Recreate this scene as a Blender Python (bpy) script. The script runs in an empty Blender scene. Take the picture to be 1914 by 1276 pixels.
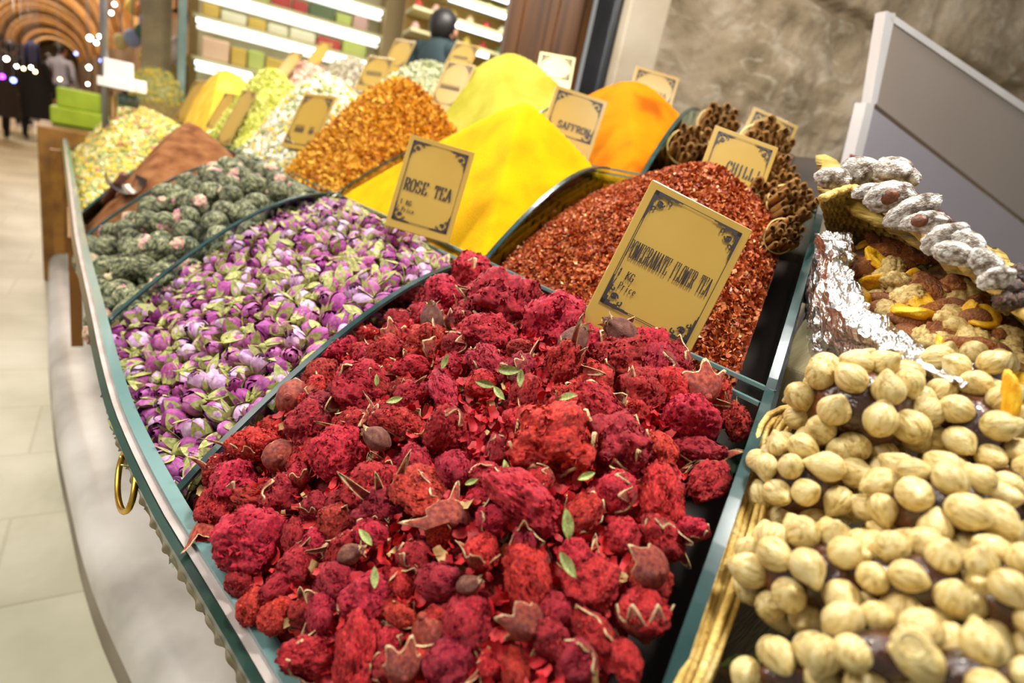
import bpy, bmesh, math, random
import numpy as np
from mathutils import Vector, Matrix, noise, Quaternion, Euler

# ------------------------------------------------------------------ camera
W, H, FPX = 1914, 1276, 1050.0
CAM = Vector((0, 0, 1.35))
YAW, PITCH, ROLL = math.radians(40), math.radians(17), math.radians(12)
FW = Vector((math.sin(YAW)*math.cos(PITCH), math.cos(YAW)*math.cos(PITCH), -math.sin(PITCH)))
_r = Vector((math.cos(YAW), -math.sin(YAW), 0)); _u = _r.cross(FW)
RT = _r*math.cos(ROLL) + _u*math.sin(ROLL)
UP = _u*math.cos(ROLL) - _r*math.sin(ROLL)
scene = bpy.context.scene
cd = bpy.data.cameras.new('camera'); cam = bpy.data.objects.new('camera', cd)
scene.collection.objects.link(cam)
cam.matrix_world = Matrix(((RT.x, UP.x, -FW.x, CAM.x), (RT.y, UP.y, -FW.y, CAM.y), (RT.z, UP.z, -FW.z, CAM.z), (0, 0, 0, 1)))
cd.sensor_width = 36; cd.lens = 36*FPX/W; cd.clip_start = .02; cd.clip_end = 300
cd.dof.use_dof = True; cd.dof.focus_distance = .60; cd.dof.aperture_fstop = 3.6
scene.camera = cam
scene.view_settings.view_transform = 'Standard'; scene.view_settings.look = 'None'
scene.view_settings.exposure = 0.0; scene.view_settings.gamma = 1.0
# ------------------------------------------------------------------ light
wd = bpy.data.worlds.new('world'); scene.world = wd; wd.use_nodes = True
wd.node_tree.nodes['Background'].inputs[0].default_value = (1.0, .97, .92, 1)
wd.node_tree.nodes['Background'].inputs[1].default_value = .34

def area(name, loc, target, size, power, col, sy=None):
    l = bpy.data.lights.new(name, 'AREA'); l.energy = power; l.color = col; l.size = size
    if sy: l.shape = 'RECTANGLE'; l.size_y = sy
    o = bpy.data.objects.new(name, l); scene.collection.objects.link(o); o.location = loc
    o.rotation_euler = (Vector(target)-Vector(loc)).to_track_quat('-Z', 'Y').to_euler(); return o
area('stall_lamp', (0.75, .1, 2.5), (.45, .5, 1.0), .24, 30, (1, .98, .93))
area('stall_lamp', (1.0, 1.7, 2.7), (.8, 1.4, 1.2), .28, 23, (1, .98, .92))
area('stall_lamp', (1.0, 3.6, 2.8), (.7, 3.3, 1.2), .5, 34, (1, .97, .90))
area('wall_fill', (2.0, .6, 2.7), (2.6, 1.8, 1.5), .4, 17, (1, .93, .82))  # added fill to lighten the stone wall, not a fixture
area('aisle_lamp', (-1.6, 2.0, 3.6), (-.5, 2.0, 0), 1.6, 150, (1, .95, .88))
for _y in (9, 15, 22, 30, 40, 52, 66, 84):
    area('aisle_lamp', (-.8, _y, 3.9), (-.8, _y+.3, 0), 1.0, 130, (1, .9, .75))
    area('vault_fill', (-.8, _y+2, 2.2), (-.8, _y+2.6, 5), 1.2, 190, (1, .88, .70))  # unseen fill pointing up, added so the vault is not black

# ------------------------------------------------------------------ pixel <-> world on real surfaces
def ray(px, py):
    return (FW + RT*((px-W/2)/FPX) - UP*((py-H/2)/FPX))        # depth-1 ray
def project(p):
    d = Vector(p)-CAM; z = d.dot(FW)
    if z < 1e-4: return (-9999, -9999, z)
    return (W/2+FPX*d.dot(RT)/z, H/2-FPX*d.dot(UP)/z, z)
def at_d(px, py, z): return CAM + ray(px, py)*z
def on_x(px, py, X): d = ray(px, py); return CAM + d*((X-CAM.x)/d.x)
def on_y(px, py, Y): d = ray(px, py); return CAM + d*((Y-CAM.y)/d.y)
def on_z(px, py, Z): d = ray(px, py); return CAM + d*((Z-CAM.z)/d.z)
def on_pl(px, py, P, N):
    d = ray(px, py); N = Vector(N); return CAM + d*((Vector(P)-CAM).dot(N)/d.dot(N))
def shelf(x): return .95 + .5*(x-.1)                              # the slanted display surface
def on_s(px, py, dz=0):
    d = ray(px, py); t = (.95-.05+dz-CAM.z)/(d.z-.5*d.x); return CAM + d*t
def in_view(p, m=90):
    q = project(p); return q[2] > .05 and -m < q[0] < W+m and -m < q[1] < H+m

# ------------------------------------------------------------------ helpers
def lin(h):
    h = h.lstrip('#'); c = [int(h[i:i+2], 16)/255 for i in (0, 2, 4)]
    return tuple(v/12.92 if v <= .04045 else ((v+.055)/1.055)**2.4 for v in c)
def mat(name, cols, scale=8, rough=.6, bump=0, bscale=40, metal=0, rand=0, detail=4, dist=.01, emit=0, spec=.5, coat=0, stretch=None, contrast=.18, hue=0, bd=6, sss=0):
    m = bpy.data.materials.new(name); m.use_nodes = True; nt = m.node_tree; N = nt.nodes; L = nt.links
    b = N['Principled BSDF']; b.inputs['Roughness'].default_value = rough; b.inputs['Metallic'].default_value = metal
    b.inputs['Specular IOR Level'].default_value = spec; b.inputs['Coat Weight'].default_value = coat
    if isinstance(cols, str): cols = [cols]
    cs = [lin(c) for c in cols]
    tc = N.new('ShaderNodeTexCoord'); src = tc.outputs['Object']
    if stretch:
        mp = N.new('ShaderNodeMapping'); mp.inputs['Scale'].default_value = stretch; L.new(src, mp.inputs[0]); src = mp.outputs[0]
    if len(cs) > 1:
        n = N.new('ShaderNodeTexNoise'); n.inputs['Scale'].default_value = scale; n.inputs['Detail'].default_value = detail
        L.new(src, n.inputs['Vector']); r = N.new('ShaderNodeValToRGB'); el = r.color_ramp.elements
        k = len(cs)
        for i in range(k):
            pos = .5-contrast + 2*contrast*i/(k-1)
            if i < 2: e = el[i]; e.position = pos
            else: e = el.new(pos)
            e.color = (*cs[i], 1)
        # positions of first two were set before others were added; fine as they ascend
        L.new(n.outputs['Fac'], r.inputs[0]); co = r.outputs[0]
    else:
        rg = N.new('ShaderNodeRGB'); rg.outputs[0].default_value = (*cs[0], 1); co = rg.outputs[0]
    if rand or hue:
        oi = N.new('ShaderNodeObjectInfo'); hs = N.new('ShaderNodeHueSaturation')
        mr = N.new('ShaderNodeMapRange'); mr.inputs[3].default_value = 1-rand; mr.inputs[4].default_value = 1+rand
        L.new(oi.outputs['Random'], mr.inputs[0]); L.new(mr.outputs[0], hs.inputs['Value'])
        if hue:
            m2 = N.new('ShaderNodeMapRange'); m2.inputs[3].default_value = .5-hue; m2.inputs[4].default_value = .5+hue
            ml = N.new('ShaderNodeMath'); ml.operation = 'FRACT'; mm = N.new('ShaderNodeMath'); mm.operation = 'MULTIPLY'; mm.inputs[1].default_value = 7.31
            L.new(oi.outputs['Random'], mm.inputs[0]); L.new(mm.outputs[0], ml.inputs[0]); L.new(ml.outputs[0], m2.inputs[0]); L.new(m2.outputs[0], hs.inputs['Hue'])
        L.new(co, hs.inputs['Color']); co = hs.outputs[0]
    L.new(co, b.inputs['Base Color'])
    if emit: L.new(co, b.inputs['Emission Color']); b.inputs['Emission Strength'].default_value = emit
    if sss: b.inputs['Subsurface Weight'].default_value = sss; b.inputs['Subsurface Radius'].default_value = (.01, .006, .003); b.inputs['Subsurface Scale'].default_value = .5
    if bump:
        n2 = N.new('ShaderNodeTexNoise'); n2.inputs['Scale'].default_value = bscale; n2.inputs['Detail'].default_value = bd
        L.new(src, n2.inputs['Vector']); bp = N.new('ShaderNodeBump'); bp.inputs['Strength'].default_value = bump
        bp.inputs['Distance'].default_value = dist; L.new(n2.outputs['Fac'], bp.inputs['Height']); L.new(bp.outputs[0], b.inputs['Normal'])
    return m
def emis(name, col, s):
    m = bpy.data.materials.new(name); m.use_nodes = True; nt = m.node_tree; b = nt.nodes['Principled BSDF']
    b.inputs['Base Color'].default_value = (*lin(col), 1); b.inputs['Emission Color'].default_value = (*lin(col), 1); b.inputs['Emission Strength'].default_value = s
    return m
def glass(name, tint, gloss=.12, rough=.03):
    m = bpy.data.materials.new(name); m.use_nodes = True; nt = m.node_tree; N = nt.nodes; L = nt.links; N.clear()
    o = N.new('ShaderNodeOutputMaterial'); t = N.new('ShaderNodeBsdfTransparent'); t.inputs[0].default_value = (*tint, 1)
    g = N.new('ShaderNodeBsdfGlossy'); g.inputs['Roughness'].default_value = rough; g.inputs['Color'].default_value = (.9, 1, .97, 1)
    f = N.new('ShaderNodeFresnel'); f.inputs[0].default_value = 1.4; x = N.new('ShaderNodeMixShader')
    L.new(f.outputs[0], x.inputs[0]); L.new(t.outputs[0], x.inputs[1]); L.new(g.outputs[0], x.inputs[2]); L.new(x.outputs[0], o.inputs[0]); return m

class MB:
    def __init__(s): s.v = []; s.f = []; s.m = []
    def add(s, vs, fs, mi=0, M=None):
        n = len(s.v)
        s.v += [tuple(M @ Vector(v)) for v in vs] if M is not None else [tuple(v) for v in vs]
        if isinstance(mi, int): mi = [mi]*len(fs)
        s.f += [tuple(i+n for i in f) for f in fs]; s.m += list(mi); return s
    def box(s, c, d, mi=0, M=None):
        x, y, z = c; a, b, e = d[0]/2, d[1]/2, d[2]/2
        vs = [(x+i*a, y+j*b, z+k*e) for i in (-1, 1) for j in (-1, 1) for k in (-1, 1)]
        return s.add(vs, [(0, 1, 3, 2), (4, 6, 7, 5), (0, 4, 5, 1), (2, 3, 7, 6), (0, 2, 6, 4), (1, 5, 7, 3)], mi, M)
    def prism(s, a, b, th, up, mi=0):                     # bar from a to b, width th along side, height up (Vector)
        a, b, up = Vector(a), Vector(b), Vector(up); sd = (b-a).cross(up).normalized()*th/2
        vs = [a-sd, a+sd, a+sd+up, a-sd+up, b-sd, b+sd, b+sd+up, b-sd+up]
        return s.add(vs, [(0, 1, 2, 3), (7, 6, 5, 4), (0, 4, 5, 1), (1, 5, 6, 2), (2, 6, 7, 3), (3, 7, 4, 0)], mi)
    def tube(s, pts, r, seg=10, mi=0, cap=True):
        pts = [Vector(p) for p in pts]; n = len(pts); rr = r if isinstance(r, (list, tuple)) else [r]*n; base = len(s.v); pv = None
        for i, p in enumerate(pts):
            t = (pts[min(i+1, n-1)]-pts[max(i-1, 0)]).normalized()
            a = Vector((0, 0, 1)) if abs(t.z) < .9 else Vector((1, 0, 0))
            if pv is not None: a = pv
            x = (a-t*a.dot(t)).normalized(); pv = x; y = t.cross(x)
            for k in range(seg):
                g = 2*math.pi*k/seg; s.v.append(tuple(p+(x*math.cos(g)+y*math.sin(g))*rr[i]))
        for i in range(n-1):
            for k in range(seg):
                a = base+i*seg+k; b = base+i*seg+(k+1) % seg; s.f.append((a, b, b+seg, a+seg)); s.m.append(mi)
        if cap:
            s.f.append(tuple(base+k for k in range(seg))[::-1]); s.m.append(mi)
            s.f.append(tuple(base+(n-1)*seg+k for k in range(seg))); s.m.append(mi)
        return s
    def grid(s, fn, nu, nv, mi=0, closed_u=False):
        base = len(s.v)
        for j in range(nv+1):
            for i in range(nu if closed_u else nu+1): s.v.append(tuple(fn(i/nu, j/nv)))
        w = nu if closed_u else nu+1
        for j in range(nv):
            for i in range(nu):
                a = base+j*w+i; b = base+j*w+(i+1) % w if closed_u else a+1
                s.f.append((a, b, b+w, a+w)); s.m.append(mi if isinstance(mi, int) else mi(i/nu, j/nv))
        return s
    def mesh(s, name, mats, smooth=True):
        me = bpy.data.meshes.new(name); me.from_pydata(s.v, [], s.f)
        for m in (mats if isinstance(mats, (list, tuple)) else [mats]): me.materials.append(m)
        if me.polygons:
            me.polygons.foreach_set('material_index', s.m)
            me.polygons.foreach_set('use_smooth', [bool(smooth)]*len(s.f))
        me.update(); return me
    def build(s, name, mats, parent=None, smooth=False):
        return obj(name, s.mesh(name, mats, smooth), parent)
def obj(name, me, parent=None, loc=None, M=None):
    o = bpy.data.objects.new(name, me); scene.collection.objects.link(o)
    if parent is not None: o.parent = parent
    if loc is not None: o.location = loc
    if M is not None: o.matrix_world = M
    return o
def tag(o, label=None, cat=None, group=None, kind=None):
    if label: o['label'] = label
    if cat: o['category'] = cat
    if group: o['group'] = group
    if kind: o['kind'] = kind
    return o
def empty(name, loc=(0, 0, 0), M=None):
    o = bpy.data.objects.new(name, None); scene.collection.objects.link(o); o.empty_display_size = .02
    o.location = loc
    if M is not None: o.matrix_world = M
    return o
def bevel(o, w, seg=2):
    m = o.modifiers.new('bevel', 'BEVEL'); m.width = w; m.segments = seg; m.limit_method = 'ANGLE'; return o
def frame(p, zdir, spin=0., s=1.):
    q = Vector(zdir).normalized().to_track_quat('Z', 'Y')
    if isinstance(s, (int, float)): s = (s, s, s)
    return Matrix.Translation(p) @ q.to_matrix().to_4x4() @ Matrix.Rotation(spin, 4, 'Z') @ Matrix.Diagonal((*s, 1))
def ico(sub):
    bm = bmesh.new(); bmesh.ops.create_icosphere(bm, subdivisions=sub, radius=1)
    v = [x.co.copy() for x in bm.verts]; f = [tuple(y.index for y in x.verts) for x in bm.faces]; bm.free(); return v, f
ICO = {k: ico(k) for k in (1, 2, 3, 4, 5)}
def fbm(p, o=4): return noise.fractal(p, 1.0, 2.0, o, noise_basis='PERLIN_ORIGINAL')
def sst(t, a=0., b=1.):
    t = min(1, max(0, (t-a)/(b-a))); return t*t*(3-2*t)

# ------------------------------------------------------------------ bins
# dividers: plan points at the rim, the first, second and third glass rows
RIM = [(.165, -.35), (.155, .0), (.15, .10), (.129, .316), (.10, .434), (.08, .576), (.058, .708), (.045, .92), (.04, 1.16), (.022, 1.8), (.010, 2.98), (-.005, 4.3), (-.012, 4.75)]
def rimx(y): return sum(_rimx(y+d) for d in (-.14, -.07, 0, .07, .14))/5
def _rimx(y):
    for (xa, ya), (xb, yb) in zip(RIM, RIM[1:]):
        if y <= yb: return xa+(xb-xa)*(y-ya)/(yb-ya)
    return RIM[-1][0]
X1, X2, X3 = .55, .95, 1.36
ROWS = [[((.15, .06), (.55, .245)), ((.08, .60), (.55, .78)), ((.04, 1.20), (.55, 1.50)), ((.02, 1.95), (.55, 2.30)), ((.017, 2.30), (.55, 3.05)), ((.0, 4.4), (.55, 4.5))],
        [((.55, .245), (.95, .45)), ((.55, .78), (.95, .93)), ((.55, 1.50), (.95, 1.50)), ((.55, 2.0), (.95, 2.05)), ((.55, 2.65), (.95, 2.75)), ((.55, 3.4), (.95, 3.5)), ((.55, 4.5), (.95, 4.6))],
        [((.95, .45), (1.36, .66)), ((.95, .83), (1.36, 1.05)), ((.95, 1.42), (1.36, 1.46)), ((.95, 2.05), (1.36, 2.05)), ((.95, 2.75), (1.36, 2.75)), ((.95, 3.5), (1.36, 3.5)), ((.95, 4.5), (1.36, 4.6))]]
class Bin:
    def __init__(s, row, d, apex=None, rise=None, sink=.045, e=.25, off=0., inset=.01, arch=None):
        s.arch = (.04, .055, .03)[row] if arch is None else arch; s.xa, s.xb = ((.08, .55), (.55, .95), (.95, 1.36))[row]
        a, b = ROWS[row][d], ROWS[row][d+1]; a = [(q[0], q[1]+off) for q in a]
        p = [a[0], a[1], b[1], b[0]]
        if row == 0:
            ys = np.linspace(a[0][1], b[0][1], 6)[::-1][1:-1]
            p += [(rimx(y), y) for y in ys]
        cx = sum(q[0] for q in p)/len(p); cy = sum(q[1] for q in p)/len(p)
        s.poly = [Vector((q[0]+(cx-q[0])*inset*2, q[1]+(cy-q[1])*inset*2)) for q in p]
        s.apex = Vector(apex) if apex is not None else Vector((cx, cy, shelf(cx)+(rise or .06)))
        s.sink, s.e = sink, e; s.x0 = min(q.x for q in s.poly); s.x1 = max(q.x for q in s.poly)
        s.y0 = min(q.y for q in s.poly); s.y1 = max(q.y for q in s.poly)
        s.edges = []
        c = Vector((cx, cy))
        for i, q in enumerate(s.poly):
            r = s.poly[(i+1) % len(s.poly)]; n = Vector((-(r-q).y, (r-q).x)).normalized()
            if n.dot(c-q) > 0: n = -n
            s.edges.append((n, n.dot(q)))
    def t(s, x, y):
        a = s.apex; m = 0
        for n, k in s.edges:
            da = k-n.dot(Vector((a.x, a.y))); dp = n.x*x+n.y*y-n.dot(Vector((a.x, a.y)))
            m = max(m, dp/max(da, 1e-3))
        return m
    def base(s, x):
        t = min(1, max(0, (x-s.xa)/(s.xb-s.xa))); return shelf(x)+s.arch*math.sin(math.pi*t)
    def z(s, x, y):
        t = s.t(x, y); e = s.e
        g = 1-(math.sqrt(t*t+e*e)-e)/(math.sqrt(1+e*e)-e)
        return s.base(x)-s.sink+(s.apex.z-s.base(s.apex.x)+s.sink)*g
    def normal(s, x, y, h=.006):
        return Vector((s.z(x-h, y)-s.z(x+h, y), s.z(x, y-h)-s.z(x, y+h), 2*h)).normalized()
    def inside(s, x, y, m=0): return all(n.x*x+n.y*y <= k-m for n, k in s.edges)
    def hit(s, px, py, off=0):
        d = ray(px, py); t = .2; last = None
        while t < 6:
            p = CAM+d*t
            if s.inside(p.x, p.y, -.02):
                g = p.z-s.z(p.x, p.y)-off
                if g < 0: return p, s.normal(p.x, p.y)
            t += .004
        return None
    def surface(s, name, m, res=.012, amp=0, fs=20, smooth=True, off=0):
        nx = int((s.x1-s.x0)/res)+1; ny = int((s.y1-s.y0)/res)+1; mb = MB(); idx = {}
        def vid(i, j):
            if (i, j) not in idx:
                x = s.x0+(s.x1-s.x0)*i/nx; y = s.y0+(s.y1-s.y0)*j/ny
                # clamp into the polygon
                for _ in range(2):
                    for n, k in s.edges:
                        e = n.x*x+n.y*y-k
                        if e > 0: x -= n.x*e; y -= n.y*e
                z = s.z(x, y)+off
                if amp: z += amp*fbm(Vector((x*fs, y*fs, 3.3)), 4)
                idx[(i, j)] = len(mb.v); mb.v.append((x, y, z))
            return idx[(i, j)]
        for i in range(nx):
            for j in range(ny):
                x = s.x0+(s.x1-s.x0)*(i+.5)/nx; y = s.y0+(s.y1-s.y0)*(j+.5)/ny
                if s.inside(x, y, -res): mb.f.append((vid(i, j), vid(i+1, j), vid(i+1, j+1), vid(i, j+1))); mb.m.append(0)
        return mb
    def skirt(s, mb, depth=.05):                      # close the heap down to the tray so that it has body
        edges = {}
        for f in mb.f[:]:
            for a, b in zip(f, f[1:]+f[:1]): edges[(a, b)] = 1
        bd = [(a, b) for (a, b) in edges if (b, a) not in edges]
        low = {}
        for a, b in bd:
            for q in (a, b):
                if q not in low: low[q] = len(mb.v); v = mb.v[q]; mb.v.append((v[0], v[1], v[2]-depth))
        for a, b in bd: mb.f.append((b, a, low[a], low[b])); mb.m.append(0)
        return mb
    def scatter(s, n, r, rng, margin=.0, view=90, tries=60):
        """points at least r apart on the heap surface"""
        pts = []; cell = {}; k = 0
        while len(pts) < n and k < n*tries:
            k += 1; x = rng.uniform(s.x0, s.x1); y = rng.uniform(s.y0, s.y1)
            if not s.inside(x, y, margin): continue
            z = s.z(x, y); p = Vector((x, y, z))
            if view is not None and not in_view(p, view): continue
            c = (int(x/r), int(y/r), int(z/r)); ok = True
            for a in (-1, 0, 1):
                for b in (-1, 0, 1):
                    for e in (-1, 0, 1):
                        for q in cell.get((c[0]+a, c[1]+b, c[2]+e), ()):
                            if (q-p).length < r: ok = False; break
            if ok: cell.setdefault(c, []).append(p); pts.append(p)
        return pts
def stuff_mesh(mb, temps, places):
    """many small pieces into one MB: temps = [(verts, faces, mats)], places = [(temp index, Matrix, mat override or None)]"""
    T = [(np.array([tuple(v) for v in t[0]]), t[1], t[2]) for t in temps]
    for ti, M, mo in places:
        v, f, m = T[ti]; A = np.array(M); w = v @ A[:3, :3].T + A[:3, 3]
        n = len(mb.v); mb.v += list(map(tuple, w)); mb.f += [tuple(i+n for i in q) for q in f]
        mb.m += [m if mo is None else mo]*len(f) if isinstance(m, int) else m
# ================================================================== STALL
M_teal = mat('glass_edge', ['#587a77', '#73928e'], 3, .18, .02, 20, spec=.7, coat=.3)
M_tealdark = mat('glass_edge_dark', ['#16302f', '#264341'], 30, .2, spec=.5, coat=.2)
M_end0 = mat('outer_edge_green', ['#142a22', '#20392f'], 10, .2, spec=.5)
M_glass = glass('clear_glass', (.93, .97, .95)); M_glassg = glass('front_glass', (.80, .90, .86))
M_seal = mat('glazing_strip', ['#b5aaa4', '#9c8f88'], 20, .4)
M_wood = mat('stall_wood', ['#4a3018', '#6e4a26', '#80582e'], 6, .5, .2, 30, stretch=(4, 1, 12))
M_woodd = mat('dark_tray', ['#241a12', '#33261a'], 10, .6)
M_brass = mat('brass', ['#b98a2c', '#d9ac44'], 30, .3, metal=1)
M_scallop = mat('lace_trim', ['#8f8068', '#a89a80', '#6d5a3c'], 25, .8, .3, 60)

stall = empty('market_stall', (.7, 2, 0))
tag(stall, 'long spice stall with slanted glass bins and a bowed glass front along the aisle', 'market stall')
def sp(mb, name, m, parent=None, smooth=False):
    o = mb.build(name, m, None, smooth); o.parent = parent or stall
    if parent is None: o.matrix_parent_inverse = stall.matrix_world.inverted() if False else Matrix.Translation((-.7, -2, 0))
    return o
bpy.context.view_layer.update()
RY = list(np.linspace(-.3, 4.7, 61))
# front glass, bowed, standing on the body
def rim_strip(dx0, dx1, z0, z1, y0=-.3, y1=4.7, n=110, mi=0, mb=None, inw=0.):
    mb = mb or MB(); b = len(mb.v)
    for i in range(n+1):
        y = y0+(y1-y0)*i/n; x = rimx(y)
        mb.v += [(x+dx0+inw, y, z0), (x+dx1+inw, y, z0), (x+dx1, y, z1), (x+dx0, y, z1)]
    for i in range(n):
        a = b+4*i
        for k in range(4): mb.f.append((a+k, a+(k+1) % 4, a+4+(k+1) % 4, a+4+k)); mb.m.append(mi)
    mb.f += [(b+3, b+2, b+1, b), (b+4*n, b+4*n+1, b+4*n+2, b+4*n+3)]; mb.m += [mi, mi]
    return mb
sp(rim_strip(-.002, .008, .80, .944, inw=.05), 'front_glass', M_glassg, smooth=False)
fe = sp(rim_strip(-.0045, .0095, .944, .951), 'polished_glass_edge', M_teal)
sp(rim_strip(-.0125, -.0045, .915, .946, inw=.008), 'glazing_strip', M_seal)
sp(rim_strip(-.021, -.0125, .915, .9445, inw=.008), 'outer_glass_edge', M_end0)
# arched dividers
def divider(dk, row, zs=None, rise=1.0, seg=22, lift=0.0, parent=None):
    (xa, ya), (xb, yb) = ROWS[row][dk]
    z0, z1 = shelf(xa)+lift, shelf(xb)+lift
    n = Vector((-(yb-ya), xb-xa, 0)).normalized()*.004
    g = MB(); e = MB(); top = []
    for i in range(seg+1):
        s = i/seg; x = xa+(xb-xa)*s; y = ya+(yb-ya)*s
        z = z0+(z1+.01-z0)*math.sin(min(1, s*1.0)*math.pi/2)**.92*rise
        top.append(Vector((x, y, z)))
    for i, p in enumerate(top):
        lo = shelf(p.x)-.09
        g.v += [tuple(Vector((p.x, p.y, lo))-n), tuple(Vector((p.x, p.y, lo))+n), tuple(p+n), tuple(p-n)]
        e.v += [tuple(p-n*1.15), tuple(p+n*1.15), tuple(p+n*1.15+Vector((0, 0, .005))), tuple(p-n*1.15+Vector((0, 0, .005)))]
    for mb in (g, e):
        for i in range(seg):
            a = 4*i
            for k in range(4): mb.f.append((a+k, a+(k+1) % 4, a+4+(k+1) % 4, a+4+k)); mb.m.append(0)
        mb.f += [(3, 2, 1, 0), (4*seg, 4*seg+1, 4*seg+2, 4*seg+3)]; mb.m += [0, 0]
    go = sp(g, 'divider_glass', M_glass, smooth=False)
    eo = e.build('polished_edge', M_tealdark, go)
    return go
for r in range(3):
    for k in range(len(ROWS[r])):
        if (k, r) != (0, 2): divider(k, r)
# long row panels, two sheets each
def row_panel(row, off):
    g = MB(); e = MB()
    seg = ROWS[row][0][0] if row < 3 else ROWS[2][0][1]
    end = ROWS[row][-1][0] if row < 3 else ROWS[2][-1][1]
    pts = [Vector((seg[0]+off, seg[1], 0)), Vector((end[0]+off, end[1], 0))]
    for a, b in zip(pts, pts[1:]):
        z = shelf(a.x)
        for mb, z0, z1, th in ((g, z-.12, z+.005, .005), (e, z+.005, z+.009, .006)):
            mb.prism((a.x, a.y, z0), (b.x, b.y, z0), th, (0, 0, z1-z0))
    go = sp(g, 'row_glass', M_glass); e.build('polished_edge', M_teal, go)
for r in (1, 2): row_panel(r, -.011); row_panel(r, .011)
# side glass end along divider 0 has a thick polished top
M_end = mat('end_glass_edge', ['#0d2222', '#1a3433'], 10, .25, spec=.4)
e = MB()
for r in range(2):
    a, b = ROWS[r][0]
    e.prism((a[0], a[1]-.004, shelf(a[0])-.08), (b[0], b[1]-.004, shelf(b[0])-.08), .012, (0, 0, .085))
sp(e, 'end_glass', M_end)
# slanted tray under all bins and the body below
t = MB()
ring = [ROWS[0][0][0], ROWS[1][0][0], ROWS[2][0][0], ROWS[2][0][1], (1.37, 4.65)]+[(rimx(y)+.009, y) for y in np.linspace(4.65, .1, 26)]
nn = len(ring)
t.v = [(x, y, shelf(x)-.075) for x, y in ring]+[(x, y, shelf(x)-.1) for x, y in ring]
t.f = [tuple(range(nn)), tuple(range(2*nn-1, nn-1, -1))]+[(i, (i+1) % nn, nn+(i+1) % nn, nn+i) for i in range(nn)]; t.m = [0]*len(t.f)
sp(t, 'slanted_tray', M_woodd)
ringb = [(x+(.26 if i > 4 else -.01), y) for i, (x, y) in enumerate(ring)]; ringb[0] = (.42, .22); ringb[1] = (.60, .30)
b = MB(); b.v = [(x, y, .0) for x, y in ringb]+[(x, y, shelf(x)-.102) for x, y in ringb]
b.f = [tuple(range(2*nn-1, nn-1, -1)), tuple(range(nn))]+[(i, (i+1) % nn, nn+(i+1) % nn, nn+i) for i in range(nn)]; b.m = [0]*len(b.f)
sp(b, 'cabinet_body', M_wood)
# scalloped lace trim hanging under the glass
tr = MB(); N = 1500
for i in range(N+1):
    y = -.3+2.8*i/N; x = rimx(y)-.024+.0015*math.sin(i*.5)
    d = .014+.008*abs(math.sin(y*math.pi/.045))
    tr.v += [(x+.020, y, .925), (x+.014, y, .925-d), (x+.011, y, .925-d), (x+.016, y, .925)]
for i in range(N):
    a = 4*i
    for k in range(4): tr.f.append((a+k, a+(k+1) % 4, a+4+(k+1) % 4, a+4+k)); tr.m.append(0)
sp(tr, 'scalloped_trim', M_scallop, smooth=True)
# brass pull ring on the front
hr = MB(); yc = .69
hr.tube([(rimx(yc)-.012-.008*(1-math.sin(a)), yc+.055*math.cos(a), .916+.024*math.sin(a)) for a in np.linspace(0, 2*math.pi, 33)], .0035, 8)
sp(hr, 'brass_ring_handle', M_brass, smooth=True)
# corner post of the stall with gold fitting, far down the front
cp = MB(); cp.box((rimx(4.3)-.05, 4.25, .62), (.05, .06, .60)); 
sp(cp, 'corner_post', M_brass and mat('amber_wood', ['#6b4414', '#9b6a22'], 10, .4))
cp = MB(); cp.box((rimx(2.2)-.01, 2.3, .73), (.03, .5, .34)); sp(cp, 'side_drawer', mat('honey_wood', ['#7a4a18', '#a8702a'], 8, .45, stretch=(1, 6, 1)))

# ================================================================== HEAPS
Mred = mat('pomegranate_petal', ['#7a0a12', '#b41020', '#cf1c24', '#e03c30'], 9, .6, .6, 60, rand=.26, detail=8, dist=.05, contrast=.17, hue=.008)
Mcal = mat('calyx_skin', ['#74241a', '#a03a2a', '#b4563c'], 4, .45, .5, 30, rand=.3, dist=.05, contrast=.14)
Mcaledge = mat('calyx_rim', ['#a98a58', '#cdb485', '#8a4a28'], 8, .7, rand=.2)
Mgreen = mat('leaf_green', ['#7f9040', '#a9b465', '#c6cc8a'], 6, .6, .3, 40, rand=.2, dist=.03)
Mredbase = mat('petal_crumbs', ['#5a0609', '#9c0a12', '#c81820'], 60, .7, 1, 300, dist=.004)

B_pom = Bin(0, 0, on_x(985, 570, .46), sink=.010, e=.5, off=.035)
B_rose = Bin(0, 1, on_x(655, 395, .50), sink=.022, e=.55)
B_tea = Bin(0, 2, on_x(440, 315, .40), sink=.035, e=.4)
B_brown = Bin(0, 3, on_x(350, 228, .37), sink=.05, e=.18)
B_cham = Bin(0, 4, on_x(235, 205, .27), sink=.04, e=.5)
B_chi = Bin(1, 0, on_x(1325, 312, .80), sink=.035, inset=.002, arch=.02, off=.035, e=.12)
B_yel = Bin(1, 1, on_x(980, 192, .80), sink=.01, inset=.002, e=.10, arch=.012)
B_ora = Bin(1, 2, on_x(745, 155, .78), sink=.02, e=.35)
B_cam = Bin(1, 3, on_x(600, 145, .75), sink=.04, e=.4)
B_lim = Bin(1, 4, on_x(500, 130, .75), sink=.03, e=.25)
B_oye = Bin(1, 5, on_x(415, 130, .74), sink=.03, e=.25)
B_cin = Bin(2, 0, rise=.001, sink=.07, arch=0, off=.08)
B_dor = Bin(2, 1, on_x(1170, 152, 1.16), sink=.03, e=.3)
B_lem = Bin(2, 2, on_x(945, 100, 1.16), sink=.03, e=.32)
B_gre = Bin(2, 3, on_x(790, 117, 1.15), sink=.02, e=.4)
B_gra = Bin(2, 4, on_x(640, 112, 1.13), sink=.02, e=.4)
B_pin = Bin(2, 5, on_x(560, 118, 1.13), sink=.02, e=.4)

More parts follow.
